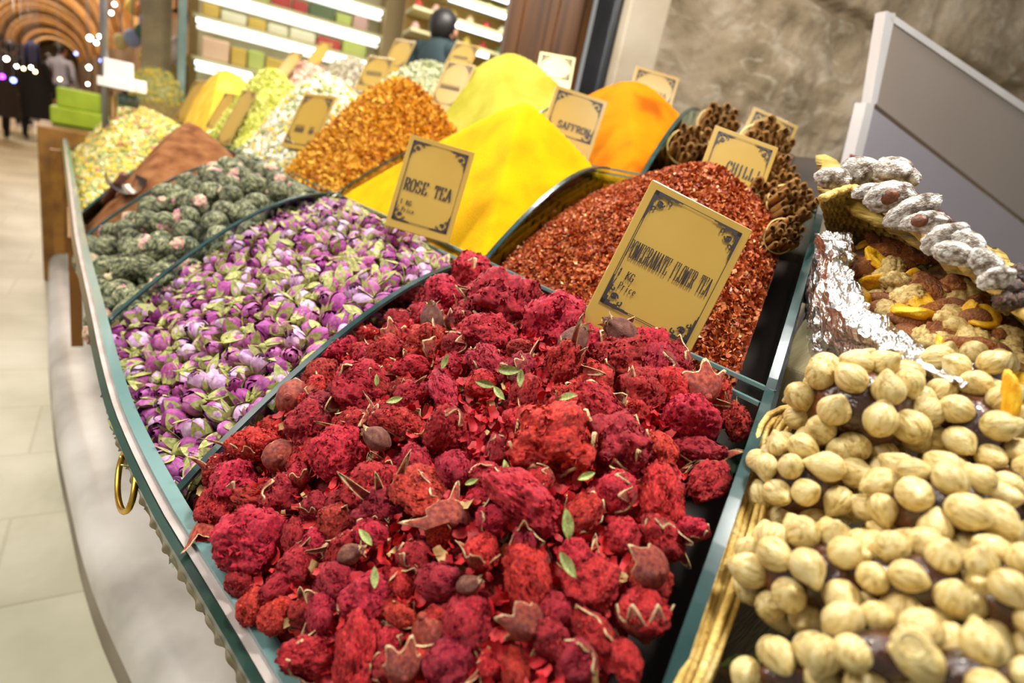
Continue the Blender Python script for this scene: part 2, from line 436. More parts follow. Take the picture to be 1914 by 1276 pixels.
def heap(bn, name, m, label, cat, **k):
    amp = k.pop('amp', .0); fs = k.pop('fs', 20); res = k.pop('res', .012)
    mb = bn.skirt(bn.surface(name, m, res, amp, fs), .068)
    o = mb.build(name, m, None, True); return tag(o, label, cat, kind='stuff')
M_yel = mat('yellow_powder', ['#c69200', '#d4a400', '#daac00'], 10, .9, .6, 380, dist=.004, detail=7, spec=.08)
M_dor = mat('orange_powder', ['#a65200', '#c87800', '#d28400'], 9, .9, .6, 300, dist=.004, detail=7, spec=.08)
M_lem = mat('lime_powder', ['#9a9226', '#aaa238', '#b4ac46'], 8, .9, .6, 300, dist=.004, detail=7, spec=.08)
M_brn = mat('brown_powder', ['#643a20', '#7e502e', '#90623e'], 20, .9, .6, 300, dist=.004, spec=.08)
heap(B_yel, 'yellow_spice_powder', M_yel, 'tall smooth cone of bright yellow powder behind the rose tea sign', 'spice', amp=.003, fs=9, res=.01)
heap(B_dor, 'orange_spice_powder', M_dor, 'smooth cone of deep orange powder in front of the stone wall', 'spice', amp=.003, fs=9)
heap(B_lem, 'lime_spice_powder', M_lem, 'pale lime yellow powder cone in front of the brown door', 'spice', amp=.003, fs=9)
heap(B_brown, 'brown_spice_powder', M_brn, 'reddish brown powder slope behind the green tea balls', 'spice', amp=.002, fs=9)

def flake_heap(bn, name, base, temps, mats, n, size, label, cat, seed, lift=0, view=60, tilt=.8, elong=(1, 1, 1), wts=None):
    rng = random.Random(seed); mb = bn.skirt(bn.surface(name, None, .014, .002, 30), .04)
    places = []
    k = 0
    while len(places) < n and k < n*8:
        k += 1; x = rng.uniform(bn.x0, bn.x1); y = rng.uniform(bn.y0, bn.y1)
        if not bn.inside(x, y, .004): continue
        z = bn.z(x, y); p = Vector((x, y, z+lift*rng.random()))
        if view and not in_view(p, view): continue
        nrm = bn.normal(x, y); d = (nrm+Vector((rng.gauss(0, tilt), rng.gauss(0, tilt), rng.gauss(0, tilt)))).normalized()
        s = size*rng.uniform(.6, 1.35)
        mi = rng.choices(range(1, len(mats)+1), wts)[0] if wts else rng.randint(1, len(mats))
        places.append((rng.randrange(len(temps)), frame(p, d, rng.random()*6.28, (s*elong[0], s*elong[1], s*elong[2])), mi))
    stuff_mesh(mb, temps, places)
    o = mb.build(name, [base]+mats, None, False); return tag(o, label, cat, kind='stuff')
def flake(seed, nx=2, ny=1, curl=.35):
    r = random.Random(seed); v = []; f = []
    for j in range(ny+1):
        for i in range(nx+1):
            u = i/nx*2-1; w = (j/ny*2-1)*(.55+.2*r.random())*(1-.35*abs(u))
            v.append((u+r.uniform(-.15, .15), w, curl*u*u+r.uniform(-.12, .12)))
    for j in range(ny):
        for i in range(nx): a = j*(nx+1)+i; f.append((a, a+1, a+nx+2, a+nx+1))
    return (v, f, 1)
FL = [flake(i) for i in range(8)]
c1 = mat('chilli_flake_dark', ['#70240a', '#8e380e'], 200, .5, spec=.3); c2 = mat('chilli_flake', ['#a04010', '#b85620'], 200, .5, spec=.35)
c3 = mat('chilli_flake_light', ['#c0662a', '#d08448'], 200, .4, spec=.5); c4 = mat('chilli_seed', ['#e0a868', '#efc690'], 200, .4)
cb = mat('chilli_base', ['#74200a', '#a83c12'], 120, .7, 1, 400, dist=.003)
flake_heap(B_chi, 'chilli_flakes', cb, FL, [c1, c2, c3, c4], 24000, .0045, 'tall cone of rust red chilli flakes behind the pomegranate flower tea sign', 'spice', 3, .003, wts=[3, 6, 3, .35])
o1 = mat('safflower_orange', ['#cc8c14', '#dea428'], 100, .7); o2 = mat('safflower_yellow', ['#eeb024', '#f6cc4a'], 100, .7)
o3 = mat('safflower_red', ['#a85c0c', '#bf7414'], 100, .7); ob = mat('safflower_base', ['#a85808', '#d98a14'], 60, .8, 1, 200, dist=.004)
FT = [flake(20+i, 4, 1, .6) for i in range(6)]
flake_heap(B_ora, 'safflower_petals', ob, FT, [o1, o2, o3], 8000, .011, 'fluffy mound of orange dried petals left of the yellow powder', 'dried petals', 4, .010, tilt=1.3, elong=(1, .55, 1), wts=[5, 3, 2])
def puff(seed):
    r = random.Random(seed); v, f = ICO[2]; s = r.random()*9
    return ([q*(1+.35*fbm(q*1.6+Vector((s, 0, 0)), 3)) for q in v], f, 1)
PF = [puff(i) for i in range(5)]
def blossom(seed):                         # little daisy-like dry blossom: button and ragged petals
    r = random.Random(seed); mb = MB()
    v, f = ICO[1]; mb.add([q*.55+Vector((0, 0, .25)) for q in v], f, 1)
    for k in range(8):
        a = 6.283*k/8+r.uniform(-.2, .2); c, s = math.cos(a), math.sin(a); l = r.uniform(.8, 1.3); z = r.uniform(-.3, .3)
        mb.add([(c*.3-s*.16, s*.3+c*.16, .1), (c*.3+s*.16, s*.3-c*.16, .1), (c*l+s*.2, s*l-c*.2, z), (c*l-s*.2, s*l+c*.2, z)], [(0, 1, 2, 3)], 2)
    return (mb.v, mb.f, list(mb.m))
def blossom_heap(bn, name, base, mats_sets, n, size, label, cat, seed, lift=.006):
    rng = random.Random(seed); mb = bn.skirt(bn.surface(name, None, .018, .004, 30), .04); places = []
    T = []; 
    for a, bb in mats_sets:
        for i in range(3):
            v, f, m = blossom(i); T.append((v, f, [a if q == 1 else bb for q in m]))
    for p in bn.scatter(n, size*1.25, rng, .004, 60, 12):
        nrm = bn.normal(p.x, p.y); d = (nrm+Vector((rng.gauss(0, .5), rng.gauss(0, .5), rng.gauss(0, .5)))).normalized()
        s = size*rng.uniform(.8, 1.4)
        places.append((rng.randrange(len(T)), frame(p+nrm*lift*rng.random(), d, rng.random()*6, s), None))
    Tn = [(np.array([tuple(v) for v in t[0]]), t[1], t[2]) for t in T]
    for ti, M, _ in places:
        v, f, m = Tn[ti]; A = np.array(M); w = v @ A[:3, :3].T + A[:3, 3]; n0 = len(mb.v)
        mb.v += list(map(tuple, w)); mb.f += [tuple(i+n0 for i in q) for q in f]; mb.m += m
    return tag(mb.build(name, base, None, False), label, cat, kind='stuff')
w1 = mat('petal_cream', ['#e6e2b4', '#f6f0d2'], 50, .8); w2 = mat('petal_white', ['#eee8dc', '#fffaf0'], 50, .8)
g1 = mat('bract_green', ['#8a9a58', '#b0bb78'], 50, .8); y1 = mat('button_yellow', ['#d9b02a', '#efd04e'], 50, .8)
y2 = mat('petal_yellow', ['#c4b860', '#d8d08a'], 50, .8); r1 = mat('petal_pink', ['#b04a5a', '#d98a78'], 50, .8)
bb = mat('blossom_base', ['#8a8a48', '#c9c27a'], 40, .8, 1, 150, dist=.005)
bb2 = mat('blossom_base_pale', ['#a3a77a', '#dcd9ae'], 40, .8, 1, 150, dist=.005)
blossom_heap(B_cam, 'white_dried_blossom', [bb2, w1, w2, g1, y1], [(1, 2), (4, 2), (3, 1), (2, 2)], 900, .014, 'mound of cream white dried blossom with green bits, left of the orange petals', 'dried flowers', 5)
blossom_heap(B_cham, 'yellow_dried_blossom', [bb, y1, y2, g1, r1, w1], [(1, 2), (1, 5), (3, 2), (3, 5), (1, 2), (3, 2), (1, 5), (4, 2)], 1500, .015, 'yellowish mixed dried blossom heap at the far front corner of the glass bins', 'dried flowers', 6)
gg = [mat('herb_pale', ['#b9b78c', '#cfcba6'], 50, .8), mat('herb_green', ['#8f9a6a', '#a6ae82'], 50, .8), mat('herb_cream', ['#e0d9b8', '#ece6cc'], 50, .8)]
flake_heap(B_gre, 'pale_herb_leaves', mat('herb_base', ['#8d9168', '#b3b38c'], 60, .8), FL, gg, 4200, .008, 'low heap of pale grey green dried herb behind the orange petals', 'dried herb', 8, .004)
ll = [mat('lime_leaf', ['#b9bc3a', '#d2d25a'], 50, .8), mat('lime_leaf_light', ['#dedc78', '#ece89a'], 50, .8)]
flake_heap(B_lim, 'lime_dried_blossom', mat('lime_base', ['#a8aa3a', '#c6c656'], 60, .8), FL, ll, 3500, .009, 'yellow green dried leaf slope between the white blossom and orange powder strip', 'dried herb', 9, .004)
pk = [mat('peppercorn_pink', ['#b9806a', '#cf9c86'], 50, .7), mat('peppercorn_cream', ['#d9c0a6', '#e9d6c0'], 50, .7)]
flake_heap(B_pin, 'pink_salt_grains', mat('pink_base', ['#a87460', '#c89682'], 60, .8), FL, pk, 3000, .009, 'dusty pink grains in a back bin below the glowing shelves', 'spice', 10, .004)

heap(B_oye, 'amber_spice_powder', mat('amber_powder', ['#dba418', '#efbe2a', '#f6cf50'], 9, .85, .5, 200, dist=.004), 'amber yellow powder slope in a far bin below the lit shelves', 'spice', amp=.003, fs=9)
gr2 = [mat('seed_grey', ['#9c8f78', '#b8ab92'], 50, .7), mat('seed_cream', ['#cfc3a8', '#dfd4ba'], 50, .7)]
flake_heap(B_gra, 'grey_seed', mat('seed_base', ['#8d826c', '#a59a82'], 60, .8), FL, gr2, 2600, .008, 'greyish seed mound between the pink grains and the pale herb', 'seeds', 12, .004)
# ================================================================== POMEGRANATE FLOWERS
def petal_ball(seed, flat=.8, lobes=1.0, sub=5, hole=.0):
    v, f = ICO[sub]; off = Vector((seed*3.7, seed*1.3, -seed*2.1)); out = []
    for p in v:
        q = p.copy()
        big = fbm(q*1.3+off, 2)*.30*lobes
        n1 = 1-abs(noise.noise(q*4.2+off+Vector((big, 0, 0))*3))*2.2
        n2 = 1-abs(noise.noise(q*9.5+off*2))*2.2
        n3 = 1-abs(noise.noise(Vector((q.x*22, q.y*22, q.z*16))+off*3+Vector((n1, n2, 0))*.8))*2.2
        r = 1+big+.10*n1+.075*n2+.05*n3
        if hole: r -= hole*math.exp(-((q-Vector((.1, .2, .97))).length/.38)**2)
        out.append(Vector((q.x*r, q.y*r, q.z*r*flat)))
    return out, f
PB = []
def ruffle(mb, v, f, seed, n=300):
    """crumpled petal edges standing out of the ball"""
    r = random.Random(seed)
    for _ in range(n):
        a = v[r.randrange(len(v))]; nn = a.normalized(); t = nn.cross(Vector((r.gauss(0, 1), r.gauss(0, 1), r.gauss(0, 1)))).normalized(); b = nn.cross(t)
        L = r.uniform(.10, .24); hh = r.uniform(.05, .13); k = 5; ph = r.random()*6; base = len(mb.v)
        for i in range(k+1):
            u = i/k-.5; w = math.sin(i*2.1+ph)*.035+.25*u*u
            for j in range(3):
                q = a*(.96)+t*(u*L*2*(1-.2*j))+b*(w*(1+j*.5)+.02*j)+nn*(hh*j/2*(1-1.6*u*u)+.01*math.sin(i*3+ph)*j)
                mb.v.append(tuple(q))
        for i in range(k):
            for j in range(2): o = base+i*3+j; mb.f.append((o, o+3, o+4, o+1)); mb.m.append(0)
for i, (fl, lo, ho) in enumerate([(.82, 1, 0), (.7, 1.3, .35), (.9, .8, 0), (.66, 1.5, .0), (.8, 1.1, .5), (1.15, 1.2, 0), (.75, 1.8, .2)]):
    v, f = petal_ball(i+1, fl, lo, 5, ho); mb = MB(); mb.add(v, f); ruffle(mb, v, f, i); PB.append(mb.mesh('petal_ball', [Mred]))
v, f = petal_ball(9, .8, 1, 4); mb = MB(); mb.add(v, f); ruffle(mb, v, f, 9, 200); PB_small = mb.mesh('petal_ball', [Mred])
def calyx_mesh(seed, lobes=6, span=2*math.pi, depth=.9, curl=.35, mats=None, open_=1.0):
    """leathery cup with pointed, curled tips"""
    r = random.Random(seed); mb = MB(); nu, nv = 60, 15; ph = r.random()*6
    L = [r.uniform(.75, 1.25) for _ in range(lobes)]; C = [r.uniform(-.3, 1.2) for _ in range(lobes)]
    def fn(u, v, th=0.0):
        a = u*span; k = int(u*lobes) % lobes; w = abs((u*lobes) % 1-.5)*2          # 0 at lobe middle, 1 between lobes
        top = .72+.36*L[k]*(.5+.5*math.cos(math.pi*w))+.03*math.sin(a*17+ph)
        t = v*top*1.25
        rad = (.22+1.0*math.sin(min(t, 1.05)*1.45))*(1-th)*open_
        rad += curl*C[k]*max(0, t-.7)**2*4*(1-w)
        z = -depth+depth*1.15*t**1.25
        n = .06*fbm(Vector((math.cos(a)*1.5, math.sin(a)*1.5, t*2+seed)), 3)
        return Vector((math.cos(a+ph)*(rad+n), math.sin(a+ph)*(rad+n), z+n))
    mb.grid(lambda u, v: fn(u, v), nu, nv, lambda u, v: 1 if v > .90 else 0)
    mb.grid(lambda u, v: fn(u, v, .07), nu, nv, lambda u, v: 1 if v > .90 else 0)
    b = (nu+1)*(nv+1)
    for i in range(nu):
        a = nv*(nu+1)+i; mb.f.append((a, a+1, b+a+1, b+a)); mb.m.append(1)
    v, f = ICO[2]; mb.add([Vector((q.x*.24, q.y*.24, -depth*1.02+q.z*.2)) for q in v], f, 0)
    return mb.mesh('calyx', mats or [Mcal, Mcaledge])
CX = [calyx_mesh(1), calyx_mesh(2, 5, depth=.8, curl=.6), calyx_mesh(3, 6, span=3.6, depth=.7, curl=.7), calyx_mesh(4, 7, depth=1.0, curl=.2), calyx_mesh(5, 5, span=2.6, depth=.6, curl=.9)]
Mbud = mat('withered_calyx', ['#5c2c22', '#7a4434', '#8a5a48'], 4, .6, .5, 30, rand=.15, dist=.05)
def closed_bud(seed):
    r = random.Random(seed); mb = MB(); lob = 6
    def fn(u, v):
        a = u*2*math.pi; rad = math.sin(min(1, v*1.02)*math.pi)**.75*(.72-.25*v)+.10*(1-v)
        rad *= 1+.10*math.cos(lob*a)*v
        z = -1+2.0*v; n = .05*fbm(Vector((math.cos(a), math.sin(a), v*2+seed)), 3)
        return Vector((math.cos(a)*(rad+n), math.sin(a)*(rad+n), z))
    mb.grid(fn, 32, 20, 0, True)
    for k in range(lob):                               # curled tips
        a = 6.283*k/lob; L = r.uniform(.25, .45); o = r.uniform(.1, .4)
        def g(u, v, a=a, L=L, o=o):
            w = (u-.5)*.34*(1-v)**.6; R = .28+o*v*v; return Vector((math.cos(a)*R-math.sin(a)*w, math.sin(a)*R+math.cos(a)*w, .62+L*v-.25*o*v*v))
        mb.grid(g, 4, 6, 1)
    return mb.mesh('bud', [Mbud, Mcaledge])
CB = [closed_bud(1), closed_bud(2)]
POM_LABEL = 'dried red pomegranate flower in the heap in the front glass bin'
POM_GROUP = 'dried pomegranate flowers heaped in the front bin'
rng = random.Random(11); npom = 0
def pom(p, nrm, r, kind=None, label=POM_LABEL, group=POM_GROUP, rg=rng, side=None):
    """r in metres. kind: 'ball' petals only up, 'calyx' calyx turned up, 'cap' petals with calyx wrapped beside"""
    global npom; npom += 1
    k = kind or rg.choices(['ball', 'cap', 'calyx'], [5, 5, .5])[0]
    ax = (Vector(nrm)+Vector((rg.gauss(0, .5), rg.gauss(0, .5), rg.gauss(0, .4)))).normalized()
    big = r > .018
    if k == 'calyx': ax = (-Vector(nrm)*.9+Vector((rg.gauss(0, .5), rg.gauss(0, .5), 0))).normalized()
    if k == 'cap':
        t = Vector(nrm).cross(Vector((rg.gauss(0, 1), rg.gauss(0, 1), rg.gauss(0, 1)))).normalized()
        ax = (Vector(nrm)*.35+t).normalized()
    e = (rg.uniform(.9, 1.12), rg.uniform(.86, 1.05), rg.uniform(.9, 1.1)) if rg.random() < .6 or r > .03 else (rg.uniform(1.1, 1.3), rg.uniform(.66, .82), rg.uniform(.85, 1.0))
    M = frame(p, ax, rg.random()*6.28, (r*.93*e[0], r*.93*e[1], r*.93*e[2]))
    o = empty('pomegranate_flower', M=M); tag(o, label, 'dried flower', group)
    b = bpy.data.objects.new('petals', rg.choice(PB) if big else PB_small); scene.collection.objects.link(b); b.parent = o
    if k == 'calyx': b.scale = (.8, .8, .75); b.location = (0, 0, .25)
    if k != 'ball' or rg.random() < .35:
        c = bpy.data.objects.new('calyx', rg.choice(CX)); scene.collection.objects.link(c); c.parent = o
        c.location = (0, 0, -.18); c.scale = (.93, .93, .95) if k != 'calyx' else (.9, .9, 1)
    return o
FLW = [(1036,833,70),(980,948,58),(835,808,43),(754,797,36),(831,736,32),(1120,768,45),(1156,835,54),(1232,844,32),(1287,790,50),(1309,849,36),(1322,905,38),
(1237,939,48),(1151,926,38),(849,880,34),(790,921,43),(781,862,27),(907,889,27),(840,984,43),(926,975,34),(905,1034,38),(980,1025,34),(989,1093,50),(1106,1093,48),
(1088,966,36),(1165,1007,34),(1237,1011,41),(1214,1084,40),(1201,1147,44),(826,1088,38),(777,1043,29),(759,1093,27),(813,1165,41),(876,1169,45),(752,1151,27),(840,1242,45),
(1034,1201,38),(1111,1187,38),(1079,1242,38),(966,1255,32),(917,1246,27),(1169,1237,34),(714,894,30),(709,732,27),(480,837,37),(528,856,32),(638,852,45),(662,812,25),
(444,908,43),(528,930,37),(413,953,34),(394,998,30),(480,1015,58),(554,1005,30),(595,1013,25),(592,949,27),(633,979,33),(704,914,43),(633,1087,36),(692,1128,42),
(454,1087,27),(525,1102,35),(525,1151,35),(566,1147,25),(607,1154,34),(588,1229,43),(674,1229,53),(730,1199,28),(995,514,40),(894,527,46),(834,564,40),(938,574,54),
(1035,608,50),(1078,567,40),(1122,601,30),(911,628,40),(968,655,24),(914,683,34),(854,648,27),(797,651,38),(727,668,36),(680,631,26),(637,661,32),(687,671,25),(604,706,32),
(680,733,44),(1052,691,38),(1168,678,50),(1213,661,38),(1281,664,30),(1254,684,36),(1220,700,42),(1260,740,40),(1195,735,35),(1330,750,36),(1375,790,34),(1395,845,28),
(1110,720,35),(900,720,26),(555,750,35),(585,800,38),(660,795,35),(720,790,28),(770,690,28),(600,765,28),(1345,690,30),(1010,560,34),(860,600,30),(770,740,28),
(640,1030,32),(560,1060,34),(700,1000,32),(480,1135,30),(1290,990,26),(1150,640,30),(1380,740,30),(980,735,30),(1075,1040,30),(1040,1145,30),(730,1250,30),(1010,900,26),(560,890,26),(1060,760,34)]
special = {(1036,833): ('largest round pomegranate flower head, near the middle of the red heap', 'largest'),
           (995,514): ('pomegranate flower standing on the very top of the red heap', 'top'),
           (1281,664): ('pomegranate flower with a pointed tip against the big sign bottom', 'tip'),
           (480,1015): ('broad flat pomegranate flower beside the front glass edge', 'broad')}
taken = []
for (px, py, r) in FLW:
    h = B_pom.hit(px, py, .004)
    if h is None: continue
    p, n = h; dist = (p-CAM).dot(FW); R = r*dist/FPX*1.06
    p = p+n*R*.15
    lab = special.get((px, py)); kd = 'ball' if r > 44 else None
    if (px, py) == (1281, 664): kd = 'cap'
    o = pom(p, (n+(CAM-p).normalized()*.6), R, kd, lab[0] if lab else POM_LABEL, None if lab else POM_GROUP)
    taken.append((p, R))
for p in B_pom.scatter(150, .036, random.Random(5), .012, 140):      # the layer beneath and the gaps
    n = B_pom.normal(p.x, p.y)
    R = rng.uniform(.014, .024); near = min(((p-q).length-S for q, S in taken), default=1)
    if near < .004: p = p-n*.016
    pom(p-n*.004, n, R)
# withered closed buds
for (px, py, r, lab) in [(1071, 654, 42, 'dark brown round withered bud below the big sign'), (1152, 640, 44, 'dark brown withered bud with a split pointed tip below the big sign'),
                    (814, 608, 34, 'tan brown calyx at the upper edge of the red heap'), (711, 829, 34, 'small brown papery bud in the middle left of the red heap'),
                    (884, 1098, 28, 'small round brown bud low in the red heap'), (1302, 745, 40, 'pinkish withered calyx star on the right slope of the red heap'),
                    (1214, 1075, 40, 'pale orange star-shaped calyx near the right glass edge'), (765, 1253, 36, 'orange brown calyx star at the bottom edge of the red heap'),
                    (666, 1042, 30, 'smooth reddish brown calyx in the lower left of the red heap'), (985, 1172, 38, 'brown calyx cup with spread tips low in the red heap'),
                    (1322, 992, 34, 'tan curled calyx at the right edge of the red heap')]:
    h = B_pom.hit(px, py, .012)
    if not h: continue
    p, n = h; R = r*(p-CAM).dot(FW)/FPX
    star = 'star' in lab or 'cup' in lab or 'curled' in lab
    t = (RT*rng.uniform(-1, 1)+UP*.3).normalized()
    if star:
        o = obj('withered_calyx', rng.choice(CX[:2]), None, M=frame(p+n*R*.6, (-(CAM-p).normalized()*.7+t*.5), rng.random()*6, R*.8))
    else: o = obj('withered_bud', rng.choice(CB), None, M=frame(p+n*R*.55, t, rng.random()*6, R*.95))
    tag(o, lab, 'dried bud')
# small green leaves
def leaf_mesh(seed, m):
    r = random.Random(seed); mb = MB(); c = r.uniform(-.4, .5)
    def fn(u, v):
        w = math.sin(v*math.pi)**.8*.38; x = (u-.5)*2*w; return Vector((x, v*2-1, .5*abs(x)+c*(v-.5)**2*1.2+.03*math.sin(v*9)))
    mb.grid(fn, 6, 12); return mb.mesh('leaf', [m])
LM = [leaf_mesh(i, Mgreen) for i in range(4)]
LEAF = [(908, 722, 20), (952, 697, 24), (975, 712, 18), (1060, 748, 22), (740, 752, 16), (1060, 985, 30), (1063, 1060, 28), (688, 1008, 20), (705, 1083, 20), (948, 882, 18), (833, 680, 16), (935, 740, 18), (1095, 895, 18), (707, 715, 12), (885, 905, 14)]
for i, (px, py, r) in enumerate(LEAF):
    h = B_pom.hit(px, py, .026)
    if not h: continue
    p, n = h; R = r*(p-CAM).dot(FW)/FPX
    o = obj('leaf_fragment', LM[i % 4], None, M=frame(p+n*.004, (CAM-p).normalized()+Vector((rng.gauss(0, .35), rng.gauss(0, .35), 0)), rng.random()*6, R))
    tag(o, 'small dry green leaf scrap lying on the red pomegranate flowers', 'leaf', 'green leaf scraps on the pomegranate flowers')
# loose petals and crumbs
mb = B_pom.skirt(B_pom.surface('x', None, .006, .010, 60, off=-.016), .03); places = []
FP = [flake(60+i, 4, 3, .5) for i in range(8)]
for p in B_pom.scatter(4200, .004, rng, .004, 60, 6):
    n = B_pom.normal(p.x, p.y)
    places.append((rng.randrange(8), frame(p+n*rng.uniform(-.012, .006), n+Vector((rng.gauss(0, .7), rng.gauss(0, .7), rng.gauss(0, .5))), rng.random()*6, rng.uniform(.003, .0085)), rng.choices([1, 2, 3], [6, 2, .8])[0]))
stuff_mesh(mb, FP, places)
pr1 = mat('loose_petal', ['#9c0a14', '#c8141e'], 150, .6); pr2 = mat('loose_petal_bright', ['#c4161e', '#d83430'], 150, .6); pr3 = mat('loose_husk', ['#9c7038', '#cfae74'], 150, .6)
tag(mb.build('loose_petals', [Mredbase, pr1, pr2, pr3], None, True), 'loose crumbled red petals lying between the pomegranate flowers', 'petals', kind='stuff')

# ================================================================== ROSE BUDS
def rose_mat(name, inner, mid, tip):
    m = mat(name, [mid[0], mid[1]], 3.5, .5, .25, 25, rand=.22, hue=.018, dist=.05, spec=.4)
    nt = m.node_tree; N = nt.nodes; L = nt.links; b = N['Principled BSDF']; src = b.inputs['Base Color'].links[0].from_socket
    tc = N.new('ShaderNodeTexCoord'); sx = N.new('ShaderNodeSeparateXYZ'); L.new(tc.outputs['Object'], sx.inputs[0])
    n = N.new('ShaderNodeTexNoise'); n.inputs['Scale'].default_value = 5; L.new(tc.outputs['Object'], n.inputs['Vector'])
    ad = N.new('ShaderNodeMath'); ad.operation = 'MULTIPLY_ADD'; ad.inputs[1].default_value = 1.1; L.new(n.outputs['Fac'], ad.inputs[0]); L.new(sx.outputs[2], ad.inputs[2])
    r = N.new('ShaderNodeValToRGB'); e = r.color_ramp.elements; e[0].position = .02; e[0].color = (1, 1, 1, 1); e[1].position = .45; e[1].color = (0, 0, 0, 1)
    L.new(ad.outputs[0], r.inputs[0]); mx = N.new('ShaderNodeMix'); mx.data_type = 'RGBA'; mx.inputs[7].default_value = (*lin(inner), 1)
    L.new(r.outputs[0], mx.inputs[0]); L.new(src, mx.inputs[6]); L.new(mx.outputs[2], b.inputs['Base Color']); return m
MR = [rose_mat('rose_petal_pink', '#d9ceaa', ('#9c3f84', '#c878b0'), ''), rose_mat('rose_petal_magenta', '#cfa8a0', ('#7e2064', '#b04c96'), ''), rose_mat('rose_petal_pale', '#e2dbb8', ('#b77ab4', '#e0c0d6'), '')]
Msep = mat('rose_sepal', ['#7d8440', '#a8a85c', '#c2bd7e'], 4, .6, .2, 30, rand=.18, dist=.04)
def rose_petals(seed, m, openness=.1):
    r = random.Random(seed); mb = MB()
    def body(u, v):
        a = u*6.283; R = .50*math.sin((v*.9+.05)*math.pi)**.75; return Vector((R*math.cos(a), R*math.sin(a), -.55+1.45*v))
    mb.grid(body, 14, 8, 0, True)
    for k in range(7):
        a0 = k*2.4+r.uniform(-.2, .2); sp_ = r.uniform(1.0, 1.3); off = .03+.02*k+r.uniform(0, .03); hh = r.uniform(.85, 1.08); op = openness*r.uniform(.3, 1.6)*(1 if k > 2 else .3)
        tw = r.uniform(-.5, .5)
        def fn(u, v):
            w = (u-.5)*2*sp_*(math.sin(min(1, .12+v*.95)*math.pi*.86)**.55)
            a = a0+w+tw*v*.6
            R = (.53+off)*math.sin((v*.86+.05)*math.pi)**.7+op*v*v*.9+.02
            R += .03*math.sin(u*9+k)*v
            return Vector((R*math.cos(a), R*math.sin(a), -.58+1.5*hh*v-.10*abs(u-.5)*v-.2*op*v))
        mb.grid(fn, 8, 8)
    return mb.mesh('petals', [m])
def rose_sepals(seed):
    r = random.Random(seed); mb = MB(); v, f = ICO[2]
    mb.add([Vector((q.x*.24, q.y*.24, -.72+q.z*.26)) for q in v], f)
    for k in range(5):
        a0 = k*1.257+r.uniform(-.2, .2); L = r.uniform(1.0, 1.75); fl = r.uniform(-.02, .6)
        def fn(u, v):
            w = (u-.5)*.85*(1-v)**.6*(.6+.8*math.sin(v*2.6)); R = .22+.42*math.sin(min(v*1.3, 1)*1.6)**.8+fl*v*v+.02
            if fl < .2: R -= .25*max(0, v-.55)
            return Vector((R*math.cos(a0)-w*math.sin(a0), R*math.sin(a0)+w*math.cos(a0), -.66+L*v))
        mb.grid(fn, 3, 7)
    if r.random() < .8: mb.tube([(0, 0, -.9), (.05, .02, -1.15), (.12, .05, -1.3-.5*r.random())], .05, 5)
    return mb.mesh('sepals', [Msep])
RP = [rose_petals(i, MR[i % 3], [.05, .16, .1, .3, .04, .22, .12, .5, .08][i]) for i in range(9)]
RS = [rose_sepals(i) for i in range(5)]
rng = random.Random(21)
pts = B_rose.scatter(900, .0222, rng, .002, 40, 80)
pts.sort(key=lambda p: (p-CAM).length)
ROSE_L = 'small dried purple pink rosebud with pale green sepals in the rose tea heap'
extra = MB(); places = []
TT = [([v.co.copy() for v in me.vertices], [tuple(p.vertices) for p in me.polygons], 0) for me in RP+RS]
for i, p in enumerate(pts):
    n = B_rose.normal(p.x, p.y)
    ax = (n*rng.uniform(-.1, .9)+Vector((rng.gauss(0, .8), rng.gauss(0, .8), rng.gauss(0, .5)))).normalized()
    s = rng.choice([.0145, .017, .019, .021])*rng.uniform(.9, 1.08)
    M = frame(p+n*rng.uniform(-.001, .007), ax, rng.random()*6.28, (s, s, s*1.12))
    a, b = rng.randrange(9), rng.randrange(5)
    if i < 300:
        o = obj('rosebud', RP[a], None, M=M); tag(o, ROSE_L, 'rosebud', 'dried rosebuds of the rose tea heap')
        c = bpy.data.objects.new('sepals', RS[b]); scene.collection.objects.link(c); c.parent = o
    else:
        places.append((a, M, a % 3)); places.append((9+b, M, 3))
# a second, lower layer closes the gaps
for p in B_rose.scatter(1000, .019, rng, 0, 40, 30):
    n = B_rose.normal(p.x, p.y); a = rng.randrange(9); s = rng.uniform(.011, .014)
    M = frame(p-n*.014, Vector((rng.gauss(0, 1), rng.gauss(0, 1), rng.gauss(0, 1))).normalized(), rng.random()*6, s)
    places.append((a, M, a % 3)); places.append((9+rng.randrange(5), M, 3))
stuff_mesh(extra, TT, places)
n0 = len(extra.f); base = B_rose.skirt(B_rose.surface('x', None, .01, .006, 50, off=-.022), .02)
extra.add(base.v, base.f, 4)
Mrb = mat('rose_crumbs', ['#3a2028', '#5e4038', '#6b6a3c'], 60, .8, 1, 200, dist=.004)
tag(extra.build('rosebuds_beneath', MR+[Msep, Mrb], None, True), 'the further and deeper dried rosebuds of the rose tea heap', 'rosebuds', kind='stuff')

# ================================================================== GREEN TEA BALLS
Mtea = mat('tea_ball', ['#282e20', '#575c3c', '#888a60', '#b8b68e'], 2.4, .55, .6, 4, rand=.3, stretch=(1, 1, 2.6), dist=.2, contrast=.13)
Mtip = mat('tea_blossom', ['#b03458', '#d07c8c', '#dcc49c', '#b0a870'], 3, .6, .4, 20, rand=.15, hue=.02)
def tea_ball(seed):
    v, f = ICO[4]; o = Vector((seed*5., 0, 0)); mb = MB()
    mb.add([q*(1+.05*fbm(q*1.5+o, 2)+.016*math.sin(q.z*22+3*fbm(q*2+o, 2))*(1-abs(q.z)**4)) for q in v], f); return mb.mesh('ball', [Mtea])
def tea_tip(seed):
    v, f = ICO[3]; o = Vector((seed*3., 9, 0)); mb = MB()
    mb.add([Vector((q.x*.62, q.y*.5, .75+q.z*.38))*(1+.22*fbm(q*2.2+o, 3)) for q in v], f); return mb.mesh('blossom_tip', [Mtip])
